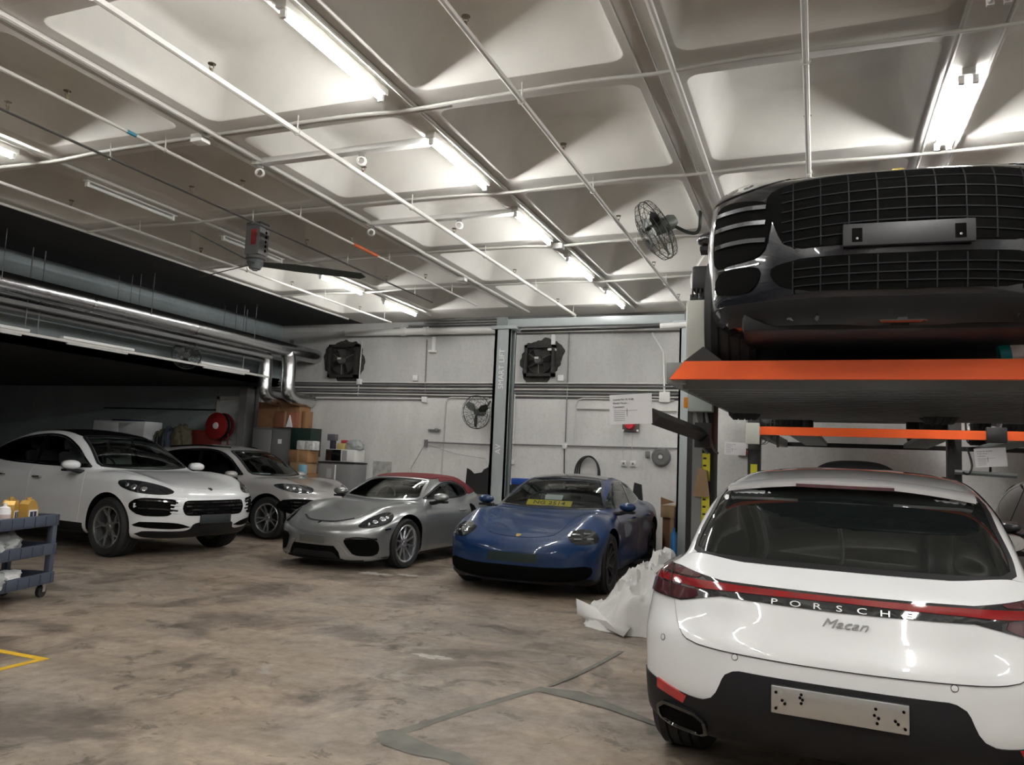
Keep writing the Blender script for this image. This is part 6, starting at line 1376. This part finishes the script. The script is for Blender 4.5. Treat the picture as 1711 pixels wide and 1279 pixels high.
TAY = dict(W=.983, axles=(1.45, -1.45), wr=.355, flare=.03, flz=.58, yf=.72, fw=.18, drop=.06, fbow=.42, fpow=2.6, rbow=.40, rpow=3., crown=.05, tumble=.46, belt=.95, za=.55, kg=.13,
  plan=[(-2.6, .78), (-2.2, .90), (-1.6, .965), (-1.3, .97), (-.5, .93), (.5, .93), (1.4, .96), (2.0, .92), (2.45, .84)],
  sec=[(.05, .14), (.16, .06), (.28, .02), (.45, .02), (.64, 0), (.76, .012), (.88, .05), (.98, .10), (1.2, .22)],
  hood=[(-2.6, .90), (-2.3, .97), (-1.8, .985), (-1.2, .97), (-.4, .93), (.4, .92), (1.0, .925), (1.4, .88), (1.8, .79), (2.1, .70), (2.3, .62), (2.45, .55)],
  fender=[(-2.2, 0), (-1.5, .03), (-.8, 0), (.5, 0), (.95, .01), (1.35, .065), (1.7, .10), (2.0, .075), (2.25, .01), (2.4, 0)],
  bot=[(-2.6, .40), (-2.2, .22), (-1.2, .15), (1.2, .14), (2.0, .15), (2.45, .17)],
  front=[(.05, 2.15), (.15, 2.30), (.3, 2.36), (.45, 2.375), (.56, 2.36), (.66, 2.29), (.76, 2.12), (.9, 1.85)],
  rear=[(.15, -2.3), (.35, -2.5), (.55, -2.58), (.75, -2.58), (.9, -2.54), (1.0, -2.4)],
  roof=[(2.45, .1), (1.55, .62), (1.08, .90), (.65, 1.14), (.25, 1.305), (-.1, 1.37), (-.4, 1.385), (-.8, 1.36), (-1.3, 1.24), (-1.8, 1.06), (-2.2, .94), (-2.5, .8)],
  gw=[(-2.5, .5), (-2.0, .66), (-1.4, .76), (-.5, .81), (.5, .80), (1.05, .77), (1.6, .65)])
def build_taycan(loc, yaw):
    c = Car('sedan_car', dict(TAY), M_BLUE, loc, yaw, 'dark blue low sedan facing forward between the two-post lift columns', res=(110, 140, 34))
    dlo = [(.82, .975, 1), (.2, .98), (-.5, .99), (-1.1, 1.02), (-1.45, 1.08), (-1.35, 1.15), (-.95, 1.25), (-.4, 1.30), (.0, 1.275), (.35, 1.18), (.6, 1.08)]
    ws = [(0, 1.32), (.38, 1.31), (.52, 1.28), (.60, 1.14), (.70, .99), (.69, .965), (.3, .945), (0, .94)]
    rw = [(0, 1.24), (.35, 1.22), (.46, 1.19), (.50, 1.09), (.3, 1.06), (0, 1.06)]
    car_windows(c, ws, rw, dlo, G_CLEAR, G_PRIV, G_TINT, True, pillars=(((-.40, .99), (-.44, 1.29)),))
    fd = [(.80, .24, 1), (-.34, .24, 1), (-.36, .6), (-.40, .965, 1), (.72, .955, 1), (.86, .85), (.86, .5)]
    rd = [(-.37, .24, 1), (-.90, .26, 1), (-1.02, .45), (-1.18, .68), (-1.2, .99, 1), (-.42, .967, 1), (-.38, .6)]
    for pl in (fd, rd): c.shell('door', 90, side(pl), M_BLUE, .002, .008, mirror=True)
    handles(c, (-.2, -1.05), .82, M_BLUE)
    c.shell('hood', 'T', [(1.08, .60), (1.4, .56), (1.8, .48), (2.08, .42), (2.18, .22), (2.20, 0), (2.18, -.22), (2.08, -.42), (1.8, -.48), (1.4, -.56), (1.08, -.60), (1.12, 0)], M_BLUE, .003, .01)
    c.shell('roof_panel', 'T', [(.12, .44), (-.3, .50), (-.9, .50), (-1.3, .44), (-1.3, -.44), (-.9, -.50), (-.3, -.50), (.12, -.44)], M_GLOSSB, .002, .008)
    hl = headlight(c, 33, (1.98, .70), [(-.17, .665), (-.15, .725), (-.02, .765), (.14, .765), (.20, .72), (.19, .66), (.12, .625), (-.10, .62)], [])
    for o_, sg in zip(hl, (1, -1)):
        for a, b in ((-.07, .715), (.07, .725), (-.07, .67), (.08, .675)):
            P, n = c.at(33, *azp(33, 1.98, .70, [(a, b)])[0], .008); mb = MB(); q = Vector((P.x, sg*P.y, P.z)); nn = Vector((n.x, sg*n.y, n.z))
            mb.box((-.045, -.014, -.004), (.045, .014, .003), Matrix.Translation(q) @ nn.to_track_quat('Z', 'Y').to_matrix().to_4x4(), .003); mb.build('lamp_module', mat('lamp_grey', (.22, .23, .25), .2, .6), o_)
    c.shell('lower_intake', 0, sym([(0, .36, 1), (.55, .36), (.80, .38), (.86, .34), (.80, .24), (.5, .21), (0, .205, 1)]), M_VOID, .008, .016)
    c.shell('front_splitter', 0, sym([(0, .195, 1), (.5, .20), (.86, .23), (.86, .17), (.5, .145), (0, .14, 1)]), M_PLASTIC, .008, .02)
    c.shell('plate_recess', 0, sym([(0, .50, 1), (.30, .50, 1), (.30, .40, 1), (0, .40, 1)]), mat('dark_green_patch', (.006, .02, .018), .4), .004, .01, smooth=False)
    badge(c, 0, 0, .675, 1.05)
    cabin(c, .95, .97, .60, -.3, .86, M_SEATL)
    # numbered plate and paper behind the windshield
    b = MB(); Mp = Matrix.Translation((.78, -.06, .995)) @ Matrix.Rotation(math.radians(-52), 4, 'Y')
    b.box((-.005, -.31, -.055), (.005, .31, .055), Mp); pl = b.build('number_plate', mat('plate_yellow', (.95, .68, .05), .4), c.root)
    me = text_mesh('NG 2514', .105, .001); me.materials.clear(); o = link('plate_text', me, M_INK, pl)
    o.matrix_local = Mp @ Matrix(((0, 0, 1, .006), (1, 0, 0, 0), (0, 1, 0, -.004), (0, 0, 0, 1))) @ Matrix.Diagonal((1.12, .9, 1, 1))
    b = MB(); b.box((-.003, -.14, .05), (.003, .10, .14), Matrix.Translation((.70, -.02, 1.0)) @ Matrix.Rotation(math.radians(-45), 4, 'Y')); b.build('dashboard_paper', M_PAPER, c.root)
    mirrors(c, .72, 1.04, 1.00, M_BLUE, .95)
    wp = wheel_proto(.355, .25, .265, '5twin', M_RIM_D); c.wheels(wp, (.83, .83)); drop_proto(wp)
    c.wheel_wells(M_VOID); c.finish_body(); return c

def build_plain_suv(loc, yaw, paint, label, name='suv_car', rim=None, lifted=False):
    S_ = dict(SUV)
    if lifted: S_['bot'] = [(-2.45, .45), (-2.1, .36), (-1.2, .34), (1.2, .34), (2.0, .34), (2.4, .38)]
    c = Car(name, S_, paint, loc, yaw, label, res=(60, 80, 18))
    macan_sides(c, paint, False, G_PRIV, G_PRIV, G_PRIV)
    if not lifted: macan_front(c, paint, True)
    mirrors(c, .62, 1.03, 1.09, paint)
    wp = wheel_proto(.365, .26, .255, '5twin', rim or M_RIM_S); c.wheels(wp, (.80, .81)); drop_proto(wp)
    u_ = MB(); u_.box((-2.0, -.7, .18 if not lifted else .33), (1.95, .7, .42), bev=.03); u_.build('undertray', M_PLASTIC, c.root)
    c.wheel_wells(M_VOID); c.finish_body(); return c
# ------------------------------------------------------------------ cars
R_ = math.radians
build_white_macan((.25, 5.95, 0), R_(86))
build_cayenne((-10.4, 9.17, 0), R_(-6.8)).root.scale = (1.048,)*3
build_grey_macan((-10.3, 12.15, 0), R_(-1))
build_boxster((-6.03, 10.97, 0), R_(265))
build_taycan((-3.28, 10.72, 0), R_(271.6))
build_black_macan((.255, 6.17, 2.035), R_(273), R_(-1.4))
build_plain_suv((.55, 11.9, 2.06), R_(267.5), mat('paint_dark_grey', (.03, .03, .033), .3, coat=1.), 'dark SUV on the second lift, only its tyres and underside showing', lifted=True)
build_plain_suv((3.0, 12.0, 2.06), R_(267.5), mat('paint_red', (.35, .01, .015), .3, coat=1.), 'red car on the second lift at the right edge', lifted=True)
build_plain_suv((2.75, 9.6, 0), R_(268), mat('paint_graphite', (.05, .052, .055), .3, coat=1.), 'dark grey SUV parked on the floor behind the white SUV at the right edge')
